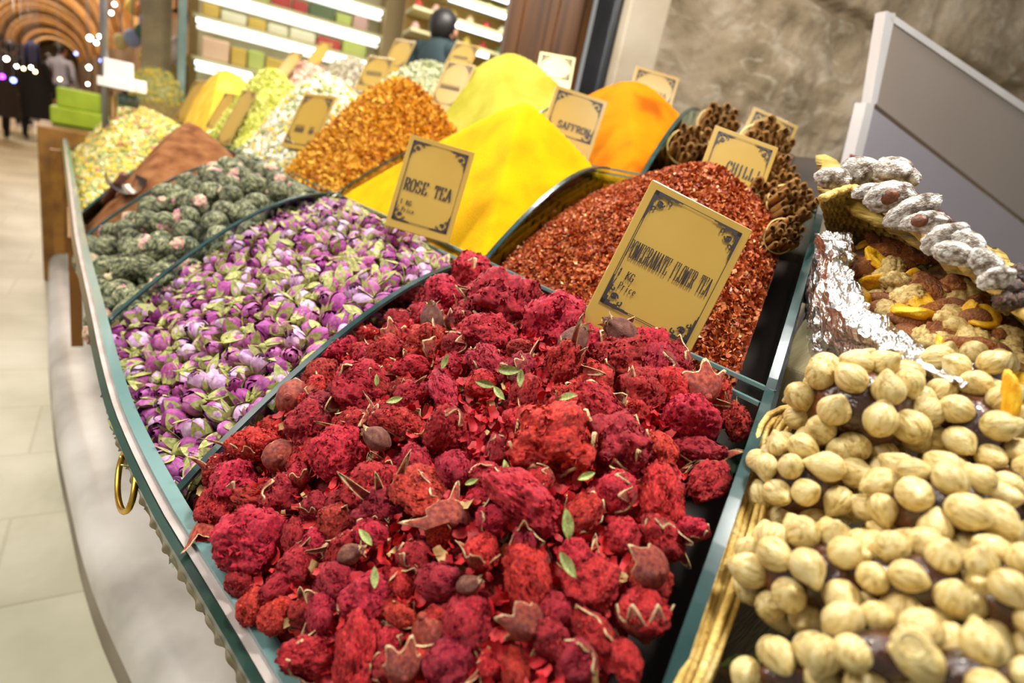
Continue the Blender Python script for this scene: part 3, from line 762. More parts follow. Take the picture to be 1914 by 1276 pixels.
TB = [tea_ball(i) for i in range(4)]; TP = [tea_tip(i) for i in range(3)]
rng = random.Random(31)
for lay in (0, 1):
    for p in B_tea.scatter(200, .060 if lay == 0 else .055, rng, .006, 50, 80):
        n = B_tea.normal(p.x, p.y); s = rng.uniform(.027, .0325)
        if lay: p = p-n*.035
        ax = (n*.5+(CAM-p).normalized()*.5+Vector((rng.gauss(0, .8), rng.gauss(0, .8), rng.gauss(0, .6)))).normalized()
        o = obj('green_tea_ball', rng.choice(TB), None, M=frame(p+n*rng.uniform(0, .012), ax, rng.random()*6, (s, s, s*rng.uniform(.9, 1.1))))
        tag(o, 'grey green hand-tied tea ball in the bin behind the rosebuds', 'tea ball', 'green tea balls in the bin behind the rosebuds')
        if rng.random() < .5:
            c = bpy.data.objects.new('blossom_tip', rng.choice(TP)); scene.collection.objects.link(c); c.parent = o; c['label'] = 'pink and cream blossom showing in the ball'
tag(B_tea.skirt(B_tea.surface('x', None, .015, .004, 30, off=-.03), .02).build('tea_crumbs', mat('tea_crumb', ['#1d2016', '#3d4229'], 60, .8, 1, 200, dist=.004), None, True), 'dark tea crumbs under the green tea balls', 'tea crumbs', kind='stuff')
# ================================================================== SIGNS
M_card = mat('gold_card', ['#a38030', '#b3913e'], 3, .3, spec=.7, coat=.35, contrast=.1)
M_cardpale = mat('pale_card', ['#e0cf8a', '#efe3b4'], 3, .35, spec=.7)
M_ink = mat('dark_ink', ['#2a2024', '#33282a'], 30, .5)
M_blank = mat('card_panel', ['#a8882f', '#ac8d36'], 3, .3, spec=.6)
def bow(*p): return list(p)
GL = {
 'P': [[(.2, 0), (.2, 1)], [(.2, 1), (.65, 1), (.88, .86), (.88, .64), (.65, .5), (.2, .5)]],
 'O': [[(.32, 0), (.68, 0), (.9, .25), (.9, .75), (.68, 1), (.32, 1), (.1, .75), (.1, .25), (.32, 0)]],
 'M': [[(.12, 0), (.12, 1)], [(.88, 0), (.88, 1)], [(.12, 1), (.5, .15), (.88, 1)]],
 'E': [[(.2, 0), (.2, 1)], [(.2, 1), (.88, 1), (.88, .8)], [(.2, .5), (.66, .5)], [(.2, 0), (.9, 0), (.9, .22)]],
 'G': [[(.9, .78), (.7, 1), (.32, 1), (.1, .75), (.1, .25), (.32, 0), (.7, 0), (.88, .12), (.88, .42), (.58, .42)]],
 'R': [[(.2, 0), (.2, 1)], [(.2, 1), (.65, 1), (.86, .86), (.86, .64), (.65, .5), (.2, .5)], [(.5, .5), (.92, 0)]],
 'A': [[(.1, 0), (.5, 1), (.9, 0)], [(.26, .34), (.74, .34)]],
 'N': [[(.15, 0), (.15, 1)], [(.85, 0), (.85, 1)], [(.15, 1), (.85, 0)]],
 'T': [[(.5, 0), (.5, 1)], [(.08, .78), (.08, 1), (.92, 1), (.92, .78)]],
 'F': [[(.2, 0), (.2, 1)], [(.2, 1), (.88, 1), (.88, .8)], [(.2, .5), (.66, .5)]],
 'L': [[(.25, 0), (.25, 1)], [(.25, 0), (.88, 0), (.88, .22)]],
 'W': [[(.06, 1), (.28, 0), (.5, .8), (.72, 0), (.94, 1)]],
 'S': [[(.85, .8), (.68, 1), (.32, 1), (.12, .8), (.18, .6), (.8, .4), (.88, .2), (.68, 0), (.3, 0), (.12, .2)]],
 'C': [[(.9, .78), (.7, 1), (.32, 1), (.1, .75), (.1, .25), (.32, 0), (.7, 0), (.9, .22)]],
 'H': [[(.16, 0), (.16, 1)], [(.84, 0), (.84, 1)], [(.16, .5), (.84, .5)]],
 'I': [[(.5, 0), (.5, 1)]], 'K': [[(.18, 0), (.18, 1)], [(.18, .45), (.85, 1)], [(.4, .6), (.9, 0)]],
 '1': [[(.3, .8), (.5, 1), (.5, 0)]], '/': [[(.2, -.1), (.8, 1.1)]],
 '#': [[(.2, 0), (.2, 1)], [(.2, 1), (.8, 1)], [(.75, 0), (.75, .6)]],
 'r': [[(.25, 0), (.25, .62)], [(.25, .45), (.5, .62), (.8, .6)]], 'i': [[(.5, 0), (.5, .62)], [(.5, .85), (.5, .97)]],
 'c': [[(.8, .55), (.5, .64), (.2, .42), (.2, .18), (.5, 0), (.8, .1)]], 'e': [[(.2, .32), (.8, .32), (.7, .6), (.35, .62), (.2, .4), (.2, .18), (.45, 0), (.8, .08)]]}
def lettering(mb, txt, x, y, w, h, thick=.26, thin=.13, z=.0012):
    n = len(txt); cw = w/n; 
    def seg(a, b, t):
        a, b = Vector((*a, 0)), Vector((*b, 0)); d = b-a
        if d.length < 1e-9: return
        d.normalize(); a = a-d*t*.35; b = b+d*t*.35; q = Vector((-d.y, d.x, 0))*t/2
        mb.add([a-q+Vector((0, 0, z)), b-q+Vector((0, 0, z)), b+q+Vector((0, 0, z)), a+q+Vector((0, 0, z))], [(0, 1, 2, 3)])
    for i, ch in enumerate(txt):
        if ch not in GL: continue
        ox = x+i*cw; S = cw*.86
        for st in GL[ch]:
            for a, b in zip(st, st[1:]):
                dx, dy = (b[0]-a[0])*S, (b[1]-a[1])*h
                t = (thick if abs(dy) > abs(dx)*.9 else thin)*S
                if abs(dy) > abs(dx)*3: t = max(t, thick*S*1.15)
                seg((ox+a[0]*S, y+a[1]*h), (ox+b[0]*S, y+b[1]*h), t)
            if ch.isupper() and len(st) == 2 and abs(st[0][0]-st[1][0]) < .02:       # serifs
                for q in st: seg((ox+(q[0]-.14)*S, y+q[1]*h), (ox+(q[0]+.14)*S, y+q[1]*h), thin*S*.9)
def ornament(mb, cx, cy, sx, sy, L, z=.001):
    """dark scrolled corner piece growing from a corner towards +x*sx, +y*sy"""
    def q(x0, y0, x1, y1): mb.add([(cx+sx*x0, cy+sy*y0, z), (cx+sx*x1, cy+sy*y0, z), (cx+sx*x1, cy+sy*y1, z), (cx+sx*x0, cy+sy*y1, z)], [(0, 1, 2, 3)])
    t = L*.10
    for k in range(7):                                   # stepped legs
        a = k/7*L; w = t*(1.9-1.5*k/7)
        q(a, 0, a+L/7*1.02, w if k % 2 else w*.7); q(0, a, w if k % 2 else w*.7, a+L/7*1.02)
    def scroll(x, y, r, a0, tn=1):
        n = 22; pr = None
        for i in range(n):
            f = i/(n-1); a = a0+f*6.0*tn; rr = r*(1-f*.8); p = (cx+sx*(x+rr*math.cos(a)), cy+sy*(y+rr*math.sin(a)))
            if pr:
                d = Vector((p[0]-pr[0], p[1]-pr[1], 0)); d.normalize(); nn = Vector((-d.y, d.x, 0))*t*.28
                A = Vector((*pr, z)); Bq = Vector((*p, z)); mb.add([A-nn, Bq-nn, Bq+nn, A+nn], [(0, 1, 2, 3)])
            pr = p
    scroll(L*.33, L*.33, L*.15, 0); scroll(L*.58, L*.2, L*.10, 1, -1); scroll(L*.2, L*.58, L*.10, 2)
    q(L*.28, L*.28, L*.42, L*.42)
def sign(tl, tr, bl, depth, label, lines, Wd=None, m=None, small=None, orn=True, name='spice_sign', panel=True, ext=0.0, turn=1, lean=.0):
    """card from three corners of its face; Wd: true width, the card is turned away when it shows narrower"""
    A = at_d(*tl, depth); Bc = at_d(*tr, depth); obs = (Bc-A).length; dz = 0
    if Wd and Wd > obs: dz = turn*math.sqrt(Wd*Wd-obs*obs)*.8; Bc = at_d(*tr, depth+dz)
    Cc = at_d(*bl, depth+lean)
    X = (Bc-A); w = X.length; X.normalize(); Dn = (Cc-A); h = Dn.length; Dn = (Dn-X*Dn.dot(X)); h = max(h*.97, Dn.length); Dn.normalize(); Y = -Dn
    h *= 1+ext
    Z = X.cross(Y); 
    M = Matrix(((X.x, Y.x, Z.x, A.x), (X.y, Y.y, Z.y, A.y), (X.z, Y.z, Z.z, A.z), (0, 0, 0, 1)))
    mb = MB(); mb.box((w/2, -h/2, -.002), (w, h, .003))
    o = mb.build(name, m or M_card); bevel(o, .0012, 2); o.matrix_world = M
    tag(o, label, 'sign')
    hh = h/(1+ext)
    b = MB(); t = w*.006; mgx = w*.075; mgy = w*.075
    def ln(x0, y0, x1, y1):
        if abs(x1-x0) > abs(y1-y0): b.add([(x0, y0-t/2, .0008), (x1, y0-t/2, .0008), (x1, y0+t/2, .0008), (x0, y0+t/2, .0008)], [(0, 1, 2, 3)])
        else: b.add([(x0-t/2, y0, .0008), (x0+t/2, y0, .0008), (x0+t/2, y1, .0008), (x0-t/2, y1, .0008)], [(0, 1, 2, 3)])
    x0, x1, yt, yb = mgx, w-mgx, -mgy, -hh+mgy
    ln(x0, yb, x0, yt); ln(x1, yb, x1, yt); ln(x0, yt, x1, yt); ln(x0, yb, x1, yb)
    ln(x0+t*2.5, yb, x0+t*2.5, yt); ln(x0, yb+t*2.5, x1, yb+t*2.5)
    L = w*.27
    if orn:
        for (cx, cy, sx, sy) in ((x0, yt, 1, -1), (x1, yt, -1, -1), (x0, yb, 1, 1), (x1, yb, -1, 1)): ornament(b, cx, cy, sx, sy, L)
    bo = b.build('ornament_border', M_ink, o); 
    if lines:
        l = MB()
        for (txt, fx, fy, fw, fh) in lines: lettering(l, txt, w*fx, -hh*fy, w*fw, hh*fh)
        l.build('lettering', M_ink, o)
    return o
d1 = .74
sign((1220, 334), (1408, 430), (1082, 560), .655, 'large gold sign reading POMEGRANATE FLOWER TEA stuck behind the red flowers',
     [('POMEGRANATE FLOWER TEA', .085, .57, .81, .125), ('1 KG', .10, .72, .16, .055), ('/ Price', .09, .80, .24, .048)], ext=.6)
sign((768, 250), (888, 285), (676, 400), 1.03, 'gold sign reading ROSE TEA stuck at the back of the rosebuds',
     [('ROSE TEA', .12, .60, .74, .13), ('1 KG', .13, .76, .18, .05), ('/ Price', .10, .84, .28, .05)], ext=.04)
sign((1338, 233), (1456, 276), (1283, 372), .93, 'gold sign reading CHILLI standing behind the red chilli cone', [('CHILLI', .36, .50, .54, .13)], ext=.15)
sign((1040, 158), (1137, 190), (1003, 245), 1.33, 'gold sign half hidden behind the bright yellow cone', [('SAFFRON', .25, .78, .62, .13)], ext=.3)
sign((1190, 122), (1271, 146), (1168, 188), 1.75, 'gold sign standing right behind the orange powder cone against the wall', [('########', .16, .68, .68, .14)], ext=.6)
sign((1010, 96), (1076, 108), (982, 138), 2.05, 'pale cream sign in front of the brown door, behind the lime cone', None, m=M_cardpale, ext=.35)
sign((1410, 199), (1493, 236), (1388, 250), 1.45, 'small gold sign behind the cinnamon bundles', None, ext=.7)
sign((838, 112), (890, 122), (800, 192), 1.95, 'gold sign between the orange petals and the lime cone, lower of two', [('##########', .14, .62, .7, .10)], Wd=.12, ext=.1, turn=-1)
sign((852, 78), (898, 86), (826, 122), 2.35, 'gold sign above and behind another, right of the man in dark clothes', [('######', .2, .62, .6, .1)], Wd=.13, ext=.6, turn=-1)
sign((570, 173), (630, 180), (512, 268), 1.95, 'brownish gold sign leaning between the white blossom and the orange petals', [('####  ##', .2, .72, .6, .12)], Wd=.15, m=mat('gold_card_shade', ['#9c7a28', '#ab882f'], 3, .35), ext=.02, turn=-1)
sign((455, 167), (480, 172), (395, 262), 2.5, 'narrow gold sign seen edge-on left of the white blossom mound', None, Wd=.10, ext=.0, turn=-1)
sign((690, 103), (738, 110), (652, 158), 2.6, 'gold sign left of the pale grey green herb', [('#####', .2, .6, .6, .12)], Wd=.14, ext=.1, turn=-1)
sign((740, 72), (778, 78), (712, 122), 2.8, 'gold sign directly left of the man in dark clothes', None, Wd=.13, ext=.2, turn=-1)
sign((598, 78), (622, 82), (560, 120), 3.6, 'small gold sign beside the pink grains under the glowing shelves', None, Wd=.12, ext=.2, turn=-1)
sign((545, 95), (568, 99), (505, 140), 3.4, 'small gold sign between the lime leaf slope and the pink grains', None, Wd=.12, ext=.1, turn=-1)
sign((365, 150), (395, 152), (310, 222), 3.6, 'wide gold sign leaning over the amber powder, toward the aisle', None, Wd=.15, ext=.0, turn=-1)
sign((420, 172), (445, 176), (375, 235), 3.0, 'gold sign between the amber powder and the lime leaf slope', None, Wd=.12, ext=.0, turn=-1)

# ================================================================== CINNAMON
Mcin = mat('cinnamon_bark', ['#84561e', '#b07c38', '#cca056'], 5, .65, .5, 30, rand=.2, stretch=(3, 3, .6), dist=.1)
Mtie = mat('raffia_tie', ['#b59a52', '#d0b870'], 20, .7)
def stick(seed):
    mb = MB(); r = random.Random(seed); tw = r.random()*6
    def sc(u, v, o=0):
        a = u*6.283*1.55+tw; R = (1-.42*u)*(1-o); return Vector((R*math.cos(a), R*math.sin(a), (v-.5)*2+.03*math.sin(a*2)*(1 if v > .5 else -1)))
    mb.grid(sc, 26, 4); mb.grid(lambda u, v: sc(u, v, .16), 26, 4)
    b = 27*5
    for j in (0, 4):
        for i in range(26): a = j*27+i; mb.f.append((a, a+1, b+a+1, b+a)); mb.m.append(0)
    return mb.mesh('cinnamon_stick', [Mcin])
ST = [stick(i) for i in range(4)]
def bundle(px, py, rpx, depth, ax, L, n, label, seed):
    r = random.Random(seed); depth = (on_s(px, py, .035)-CAM).dot(FW); C0 = at_d(px, py, depth); R = rpx*depth/FPX; ax = Vector(ax).normalized(); sr = R/math.sqrt(n)*.98
    o = empty('cinnamon_bundle', C0); M0 = frame((0, 0, 0), ax); tag(o, label, 'cinnamon', 'tied cinnamon bundles')
    k = 0
    while k < n:
        rr = R*.93*math.sqrt((k+.5)/n); a = k*2.39996; p = M0 @ Vector((rr*math.cos(a), rr*math.sin(a), r.uniform(-.004, .004)-L))
        s = sr*r.uniform(.8, 1.1)
        c = bpy.data.objects.new('cinnamon_stick', ST[k % 4]); scene.collection.objects.link(c); c.parent = o
        c.matrix_local = Matrix.Translation(p) @ M0.to_3x3().to_4x4() @ Matrix.Rotation(r.random()*6, 4, 'Z') @ Matrix.Diagonal((s, s, L, 1)); k += 1
    mb = MB(); mb.tube([M0 @ Vector((R*1.03*math.cos(a), R*1.03*math.sin(a), -L*.5)) for a in np.linspace(0, 6.283, 33)], R*.05, 6)
    mb.build('tie', Mtie, o, True); return o
tw = lambda dx, dy, dz=1.: (RT*dx*.6+UP*dy*.35-FW*1.4)
bundle(1292, 262, 38, 1.22, tw(-.2, .75, .9), .06, 17, 'cinnamon bundle standing leftmost, just right of the orange powder', 1)
bundle(1348, 222, 36, 1.30, tw(.1, .8, .8), .06, 17, 'topmost cinnamon bundle, partly behind the CHILLI sign', 2)
bundle(1440, 262, 48, 1.30, tw(.3, .8, .8), .06, 22, 'cinnamon bundle in front of the small gold sign by the wall', 3)
bundle(1462, 318, 34, 1.2, tw(.3, .5, 1), .06, 16, 'dark cinnamon bundle right of the CHILLI sign', 4)
bundle(1492, 372, 42, 1.12, tw(.3, .7, .8), .055, 22, 'pale cinnamon bundle lying lowest right, next to the glass end', 5)
bundle(1432, 370, 40, 1.10, tw(-.1, .2, 1), .055, 17, 'cinnamon bundle with a light loop tie behind the chilli cone', 6)
bundle(1480, 430, 32, 1.02, tw(.1, .4, 1), .05, 13, 'lowest cinnamon bundle, close behind the row glass', 7)
bundle(1545-80, 440, 26, .99, tw(-.2, .6, .8), .04, 10, 'small cinnamon bundle tucked at the foot of the chilli cone', 8)
tag(B_cin.skirt(B_cin.surface('x', None, .02, .004, 30), .02).build('cinnamon_chips', mat('cinnamon_chip', ['#3a2210', '#6a431e'], 60, .8, 1, 150, dist=.005), None, True), 'brown cinnamon chips under the bundles', 'spice', kind='stuff')

# ================================================================== NUT STAND
Mst = mat('stand_wood', ['#6d6048', '#8f8262'], 6, .6, .3, 30, stretch=(1, 8, 1))
o = MB(); q = [Vector((a_, b_, shelf(a_)-.115)) for a_, b_ in ((.16, .03), (.55, .215), (.95, .41), (1.12, .49), (1.05, .12), (.78, -.28), (.3, -.38))]
n = len(q); o.v = [tuple(p) for p in q]+[(p.x, p.y, p.z-.03) for p in q]; o.f = [tuple(range(n)), tuple(range(2*n-1, n-1, -1))]+[(i, (i+1) % n, n+(i+1) % n, n+i) for i in range(n)]; o.m = [0]*len(o.f)
st = empty('nut_stand', (q[1].x, q[1].y, 0)); tag(st, 'wooden slanted stand carrying the nut baskets beside the glass bins', 'display stand')
def under(mb, name, m, root, smooth=False):
    c = mb.build(name, m, None, smooth); c.parent = root; c.matrix_parent_inverse = Matrix.Translation(-root.location); return c
under(o, 'slanted_top', Mst, st)
cx = sum((p for p in q), Vector())/n
lg = MB(); lq = [cx+(p-cx)*.9 for p in q]; lg.v = [(p.x, p.y, p.z-.03) for p in lq]+[(p.x, p.y, 0) for p in lq]; lg.f = [tuple(range(n)), tuple(range(2*n-1, n-1, -1))]+[(i, (i+1) % n, n+(i+1) % n, n+i) for i in range(n)]; lg.m = [0]*len(lg.f)
under(lg, 'cabinet', M_wood, st)
# plank between the glass end and the basket
a, b = on_s(1470, 760, -.02), on_s(1525, 640, -.02)
mb = MB(); mb.prism(on_s(1462, 770, -.05), on_s(1540, 645, -.05), .05, (0, 0, .05)); tag(bevel(mb.build('wooden_plank', mat('pale_plank', ['#8f8360', '#b0a37c', '#c4b890'], 5, .6, .3, 30, stretch=(1, 6, 1))), .003), 'pale wooden plank end between the glass end and the foil wall', 'plank')
# hazelnut basket: long split-cane strands
Mcane = mat('split_cane', ['#80601e', '#c29c46', '#d8b662', '#e6cc88'], 26, .55, .4, 200, rand=.1, stretch=(1, 1, 1), dist=.02)
bk = empty('hazelnut_basket', on_s(1450, 800, 0)); tag(bk, 'woven cane basket edge holding the hazelnut rolls, along the glass end', 'basket')
path = [(1215, 1420), (1262, 1330), (1305, 1240), (1345, 1120), (1385, 990), (1415, 880), (1442, 800), (1462, 772), (1500, 764), (1560, 762)]
rr = random.Random(5)
for k in range(15):
    mb = MB(); pts = []
    for j in range(40):
        f = j/39*(len(path)-1); i0 = min(int(f), len(path)-2); u = f-i0
        px = path[i0][0]*(1-u)+path[i0+1][0]*u; py = path[i0][1]*(1-u)+path[i0+1][1]*u
        off = (k % 5)*12-20; lay = k//5
        p = on_s(px+off*(1.0 if j < 30 else .5), py+off*.25, .045-.012*lay-.003*((k*7) % 3))
        p += Vector((math.sin(j*.4+k*2.1)*.0011, math.cos(j*.35+k)*.0008, math.sin(j*.3+k*1.7)*.0016)); pts.append(p)
    mb.tube(pts, .0021+.0006*rr.random(), 7)
    under(mb, 'cane_strand', Mcane, bk, True)
mb = MB()
for j in range(26):                                      # upright stakes woven between the strands
    f = j/25*(len(path)-1); i0 = min(int(f), len(path)-2); u = f-i0
    px = path[i0][0]*(1-u)+path[i0+1][0]*u; py = path[i0][1]*(1-u)+path[i0+1][1]*u
    p = on_s(px+4, py, .052); mb.tube([p+Vector((0, 0, -.085)), p+Vector((.004*(-1)**j, 0, -.04)), p], .003, 6)
pass

Mnut = mat('hazelnut', ['#aa8c46', '#ceb470', '#dcc688', '#e2d09a'], 2.0, .42, .25, 5, rand=.10, spec=.5, stretch=(1.6, 1.6, .35), dist=.1, contrast=.16, coat=.15, sss=.08)
Mpaste = mat('brown_paste', ['#241006', '#4c240e', '#6f3a18'], 20, .25, .6, 40, spec=.7, coat=.4, dist=.02)
def nut(seed):
    v, f = ICO[3]; r = random.Random(seed); o = Vector((seed*4., 0, 0)); mb = MB(); out = []
    pt = r.uniform(.2, .42); cr = r.random() < .45
    for q in v:
        s = 1+.03*fbm(q*1.3+o, 2)+.012*math.cos(9*math.atan2(q.y, q.x))*(1-q.z*q.z)
        z = q.z*s; k = 1-pt*max(0, q.z)**2*1.1
        p = Vector((q.x*s*k*.95, q.y*s*k*.88, z*1.0+max(0, q.z)**4*pt*.8))
        if cr: p *= 1-.13*math.exp(-(q.x/.12)**2)*(1 if q.y > 0 else 0)
        out.append(p)
    mb.add(out, f); return mb.mesh('hazelnut', [Mnut])
NT = [nut(i) for i in range(7)]
def roll(px, py, rx, ry, npx, label, seed, dz=.06, tilt=0.):
    r = random.Random(seed); p0 = on_s(px, py, dz); dep = (p0-CAM).dot(FW)
    a, b = rx*dep/FPX*.96, ry*dep/FPX*.96; nr = npx*dep/FPX/2
    V = (CAM-p0).normalized(); X = RT*math.cos(tilt)+UP*math.sin(tilt); X = (X-V*X.dot(V)).normalized(); Y = V.cross(X); c = (a+b)/2*1.1
    a -= nr*.8; b -= nr*.8; c -= nr*.6; cen = p0-V*c*.55
    o = empty('hazelnut_roll', cen); tag(o, label, 'hazelnut sweet', 'hazelnut rolls in the cane basket')
    M3 = Matrix((X*a, Y*b, V*c)).transposed()
    v, f = ICO[3]; mb = MB(); mb.add([M3 @ (q*(1.0+.08*fbm(q*2+Vector((seed, 0, 0)), 2))) for q in v], f); mb.build('paste_core', Mpaste, o, True)
    placed = []; k = 0
    area_ = 4*math.pi*((a*b)**1.6/3+(a*c)**1.6/3+(b*c)**1.6/3)**(1/1.6)
    tgt = min(98, int(area_/(2.4*nr*nr)))
    while len(placed) < tgt and k < 4000:
        k += 1; d = Vector((r.gauss(0, 1), r.gauss(0, 1), r.gauss(0, 1))).normalized()
        if d.z < -.55: continue
        p = M3 @ d
        if min(((p-q_).length for q_ in placed), default=9) < nr*1.46: continue
        placed.append(p); nn = (Matrix((X/a, Y/b, V/c)).transposed() @ d).normalized()
        ax = (nn*r.uniform(-.3, 1)+Vector((r.gauss(0, .7), r.gauss(0, .7), r.gauss(0, .7)))).normalized()
        s = nr*r.uniform(.9, 1.12)
        h = bpy.data.objects.new('hazelnut', NT[r.randrange(7)]); scene.collection.objects.link(h); h.parent = o
        h.matrix_local = frame(p+nn*nr*.42, ax, r.random()*6, s)
    return o
RL = [(1605, 762, 125, 112, 58, 'hazelnut roll topmost at the left, with brown paste showing between the nuts', .095),
 (1505, 900, 110, 95, 56, 'hazelnut roll against the cane edge below the topmost one', .06),
 (1745, 955, 130, 105, 64, 'hazelnut roll in the middle of the basket', .085),
 (1818, 815, 92, 120, 58, 'hazelnut roll beside the upright dried apricot', .075),
 (1800, 705, 88, 58, 52, 'small hazelnut roll at the end of the foil wall', .085),
 (1520, 1075, 150, 100, 66, 'hazelnut roll pressed on the cane edge, lower left', .07),
 (1700, 1090, 135, 90, 68, 'hazelnut roll in the lower middle of the basket', .085),
 (1880, 960, 95, 125, 64, 'hazelnut roll at the right edge of the picture', .06),
 (1880, 1120, 110, 105, 70, 'hazelnut roll lower right, overlapping its neighbours', .09),
 (1640, 1225, 130, 85, 76, 'hazelnut roll with a halved white nut in the bottom row', .09),
 (1810, 1260, 110, 80, 76, 'hazelnut roll at the bottom right corner', .10),
 (1480, 1262, 100, 60, 66, 'hazelnut roll peeking over the bottom edge beside the cane', .05),
 (1650, 905, 75, 60, 54, 'small hazelnut roll squeezed between the top and middle rolls', .05)]
for i, (px, py, rx, ry, npx, lab, dz) in enumerate(RL): roll(px, py, rx, ry, npx, lab, 50+i, dz)
# the halved nut showing its white inside
p = on_s(1705, 1205, .135); V = (CAM-p).normalized(); R = 34*(p-CAM).dot(FW)/FPX
mb = MB(); v, f = ICO[3]; mb.add([Vector((q.x, q.y, min(q.z, .12))) for q in v], f); mb.tube([(math.cos(a)*.62, math.sin(a)*.62, .1) for a in np.linspace(0, 6.283, 25)], .12, 6)
oh = obj('halved_hazelnut', mb.mesh('halved_hazelnut', [Mnut]), None, M=frame(p, V, 0, R)); tag(oh, 'cut hazelnut half facing up with pale open centre, bottom row', 'nut')
# loose green pistachio-like leaf under the rolls
o = obj('vine_leaf', leaf_mesh(9, mat('vine_leaf_green', ['#5f7f38', '#9cc070'], 6, .5)), None, M=frame(on_s(1405, 1250, .0), (0, 0, 1), 1, .022)); tag(o, 'green leaf under the hazelnut rolls at the cane edge', 'leaf')

# ================================================================== FOIL WALL
mfoil = mat('foil', ['#dcdcdc', '#f4f4f4'], 30, .22, .8, 160, metal=1, dist=.006)
top = [(1548, 436), (1592, 448), (1590, 520), (1625, 580), (1690, 632), (1770, 684), (1800, 700)]
bot = [(1520, 470), (1508, 540), (1505, 605), (1512, 665), (1560, 720), (1680, 760), (1800, 770)]
mid = [(1530, 440), (1552, 470), (1550, 545), (1575, 600), (1640, 645), (1740, 692), (1800, 720)]
def pl_(P, u):
    f = u*(len(P)-1); i = min(int(f), len(P)-2); w = f-i; return P[i][0]*(1-w)+P[i+1][0]*w, P[i][1]*(1-w)+P[i+1][1]*w
def foil(u, v):
    A = on_s(*pl_(top, u), .075); Mx = on_s(*pl_(mid, u), .105); Bq = on_s(*pl_(bot, u), -.01)
    p = (A*(1-v*2)+Mx*v*2) if v < .5 else (Mx*(2-2*v)+Bq*(2*v-1))
    q = p*70; a = noise.cell(Vector((u*34+noise.noise(q*.5)*2, v*22+noise.noise(q*.6+Vector((5, 0, 0)))*2, 0)))
    return p+Vector((noise.noise(q), noise.noise(q+Vector((9, 0, 0))), noise.noise(q+Vector((0, 9, 0)))))*.0075+Vector((0, 0, 1))*.003*a
mb = MB(); mb.grid(foil, 110, 56)
o = mb.build('foil_wall', mfoil, None, False); m = o.modifiers.new('thick', 'SOLIDIFY'); m.thickness = .001
tag(o, 'crumpled silver foil wall between the hazelnuts and the dried fruit', 'foil')

# ================================================================== DRIED FRUIT MIX
Mapr = mat('apricot', ['#e79a0c', '#f7bd1c', '#ffd23a'], 3, .4, .25, 12, rand=.08, sss=.15, dist=.1)
Mwal = mat('walnut', ['#a9803c', '#d9ba70', '#e9d394'], 4, .55, .3, 20, rand=.1, dist=.1)
Malm = mat('almond', ['#6f3a18', '#96582a', '#b07a44'], 5, .55, .4, 20, rand=.12, stretch=(3, 3, .6), dist=.1)
Mrai = mat('raisin', ['#3c1014', '#7a2428', '#964038'], 4, .35, .6, 8, rand=.25, hue=.02, dist=.15)
Mfig = mat('brown_fruit', ['#7a3c16', '#a35c26', '#c08040'], 4, .35, .5, 10, rand=.15, dist=.12)
Mgr = mat('green_raisin', ['#6f7020', '#a2a040'], 4, .35, .5, 8, rand=.15, dist=.12)
def apricot(seed):
    v, f = ICO[4]; o = Vector((seed*3., 1, 0)); mb = MB()
    mb.add([Vector((q.x*(1+.15*fbm(q*1.1+o, 2)), q.y*.72*(1+.15*fbm(q*1.3+o, 2)), q.z*.30*(1-.5*math.exp(-(q.x**2+q.y**2)/.25))+.22*q.x*q.x*math.sin(seed)+.06*fbm(q*2+o, 2))) for q in v], f); return mb.mesh('apricot', [Mapr])
def walnut(seed):
    v, f = ICO[4]; o = Vector((seed*3., 4, 0)); mb = MB(); out = []
    for q in v:
        a = abs(math.sin(q.x*7+3*noise.noise(q*1.5+o)))*.16+abs(math.sin(q.y*9+2*noise.noise(q*2+o)))*.12
        k = .8+a-.22*math.exp(-(q.y/.12)**2); out.append(Vector((q.x*1.1*k, q.y*.8*k, q.z*.55*k)))
    mb.add(out, f); return mb.mesh('walnut', [Mwal])
def bean(seed, m, sx, sy, sz, wr=.08, fr=2, name='fruit'):
    v, f = ICO[3]; o = Vector((seed*3., 7, 0)); mb = MB()
    mb.add([Vector((q.x*sx*(1-.25*max(0, q.x)), q.y*sy, q.z*sz+.2*q.x*q.x*(seed % 3-1)*.6))*(1+wr*fbm(q*fr+o, 3)*2) for q in v], f); return mb.mesh(name, [m])
KIND = {'dried_apricot': ([apricot(i) for i in range(1, 5)], .019, 'dried fruit', 'orange yellow dried apricot in the fruit and nut mix'),
 'walnut_half': ([walnut(i) for i in range(3)], .017, 'nut', 'pale walnut half in the fruit and nut mix'),
 'almond': ([bean(i, Malm, 1.2, .62, .45, .03, 2, 'almond') for i in range(3)], .013, 'nut', 'brown skinned almond in the fruit and nut mix'),
 'raisin': ([bean(i+3, Mrai, 1, .62, .6, .2, 3, 'raisin') for i in range(3)], .0085, 'dried fruit', 'small dark raisin in the fruit and nut mix'),
 'dried_fig': ([bean(i+6, Mfig, 1.3, .7, .5, .12, 2, 'fig') for i in range(3)], .016, 'dried fruit', 'long amber brown dried fruit piece in the fruit and nut mix'),
 'green_raisin': ([bean(i+9, Mgr, 1, .66, .62, .12, 3, 'raisin') for i in range(3)], .010, 'dried fruit', 'olive green raisin in the fruit and nut mix'),
 'cashew': ([bean(i, Mnut, 1.1, .6, .55, .05, 2, 'cashew') for i in range(2)], .012, 'nut', 'cream coloured nut in the fruit and nut mix')}
def hz(px, py): return .045+.02*math.sin(px*.011)+.012*fbm(Vector((px*.01, py*.01, 0)), 2)
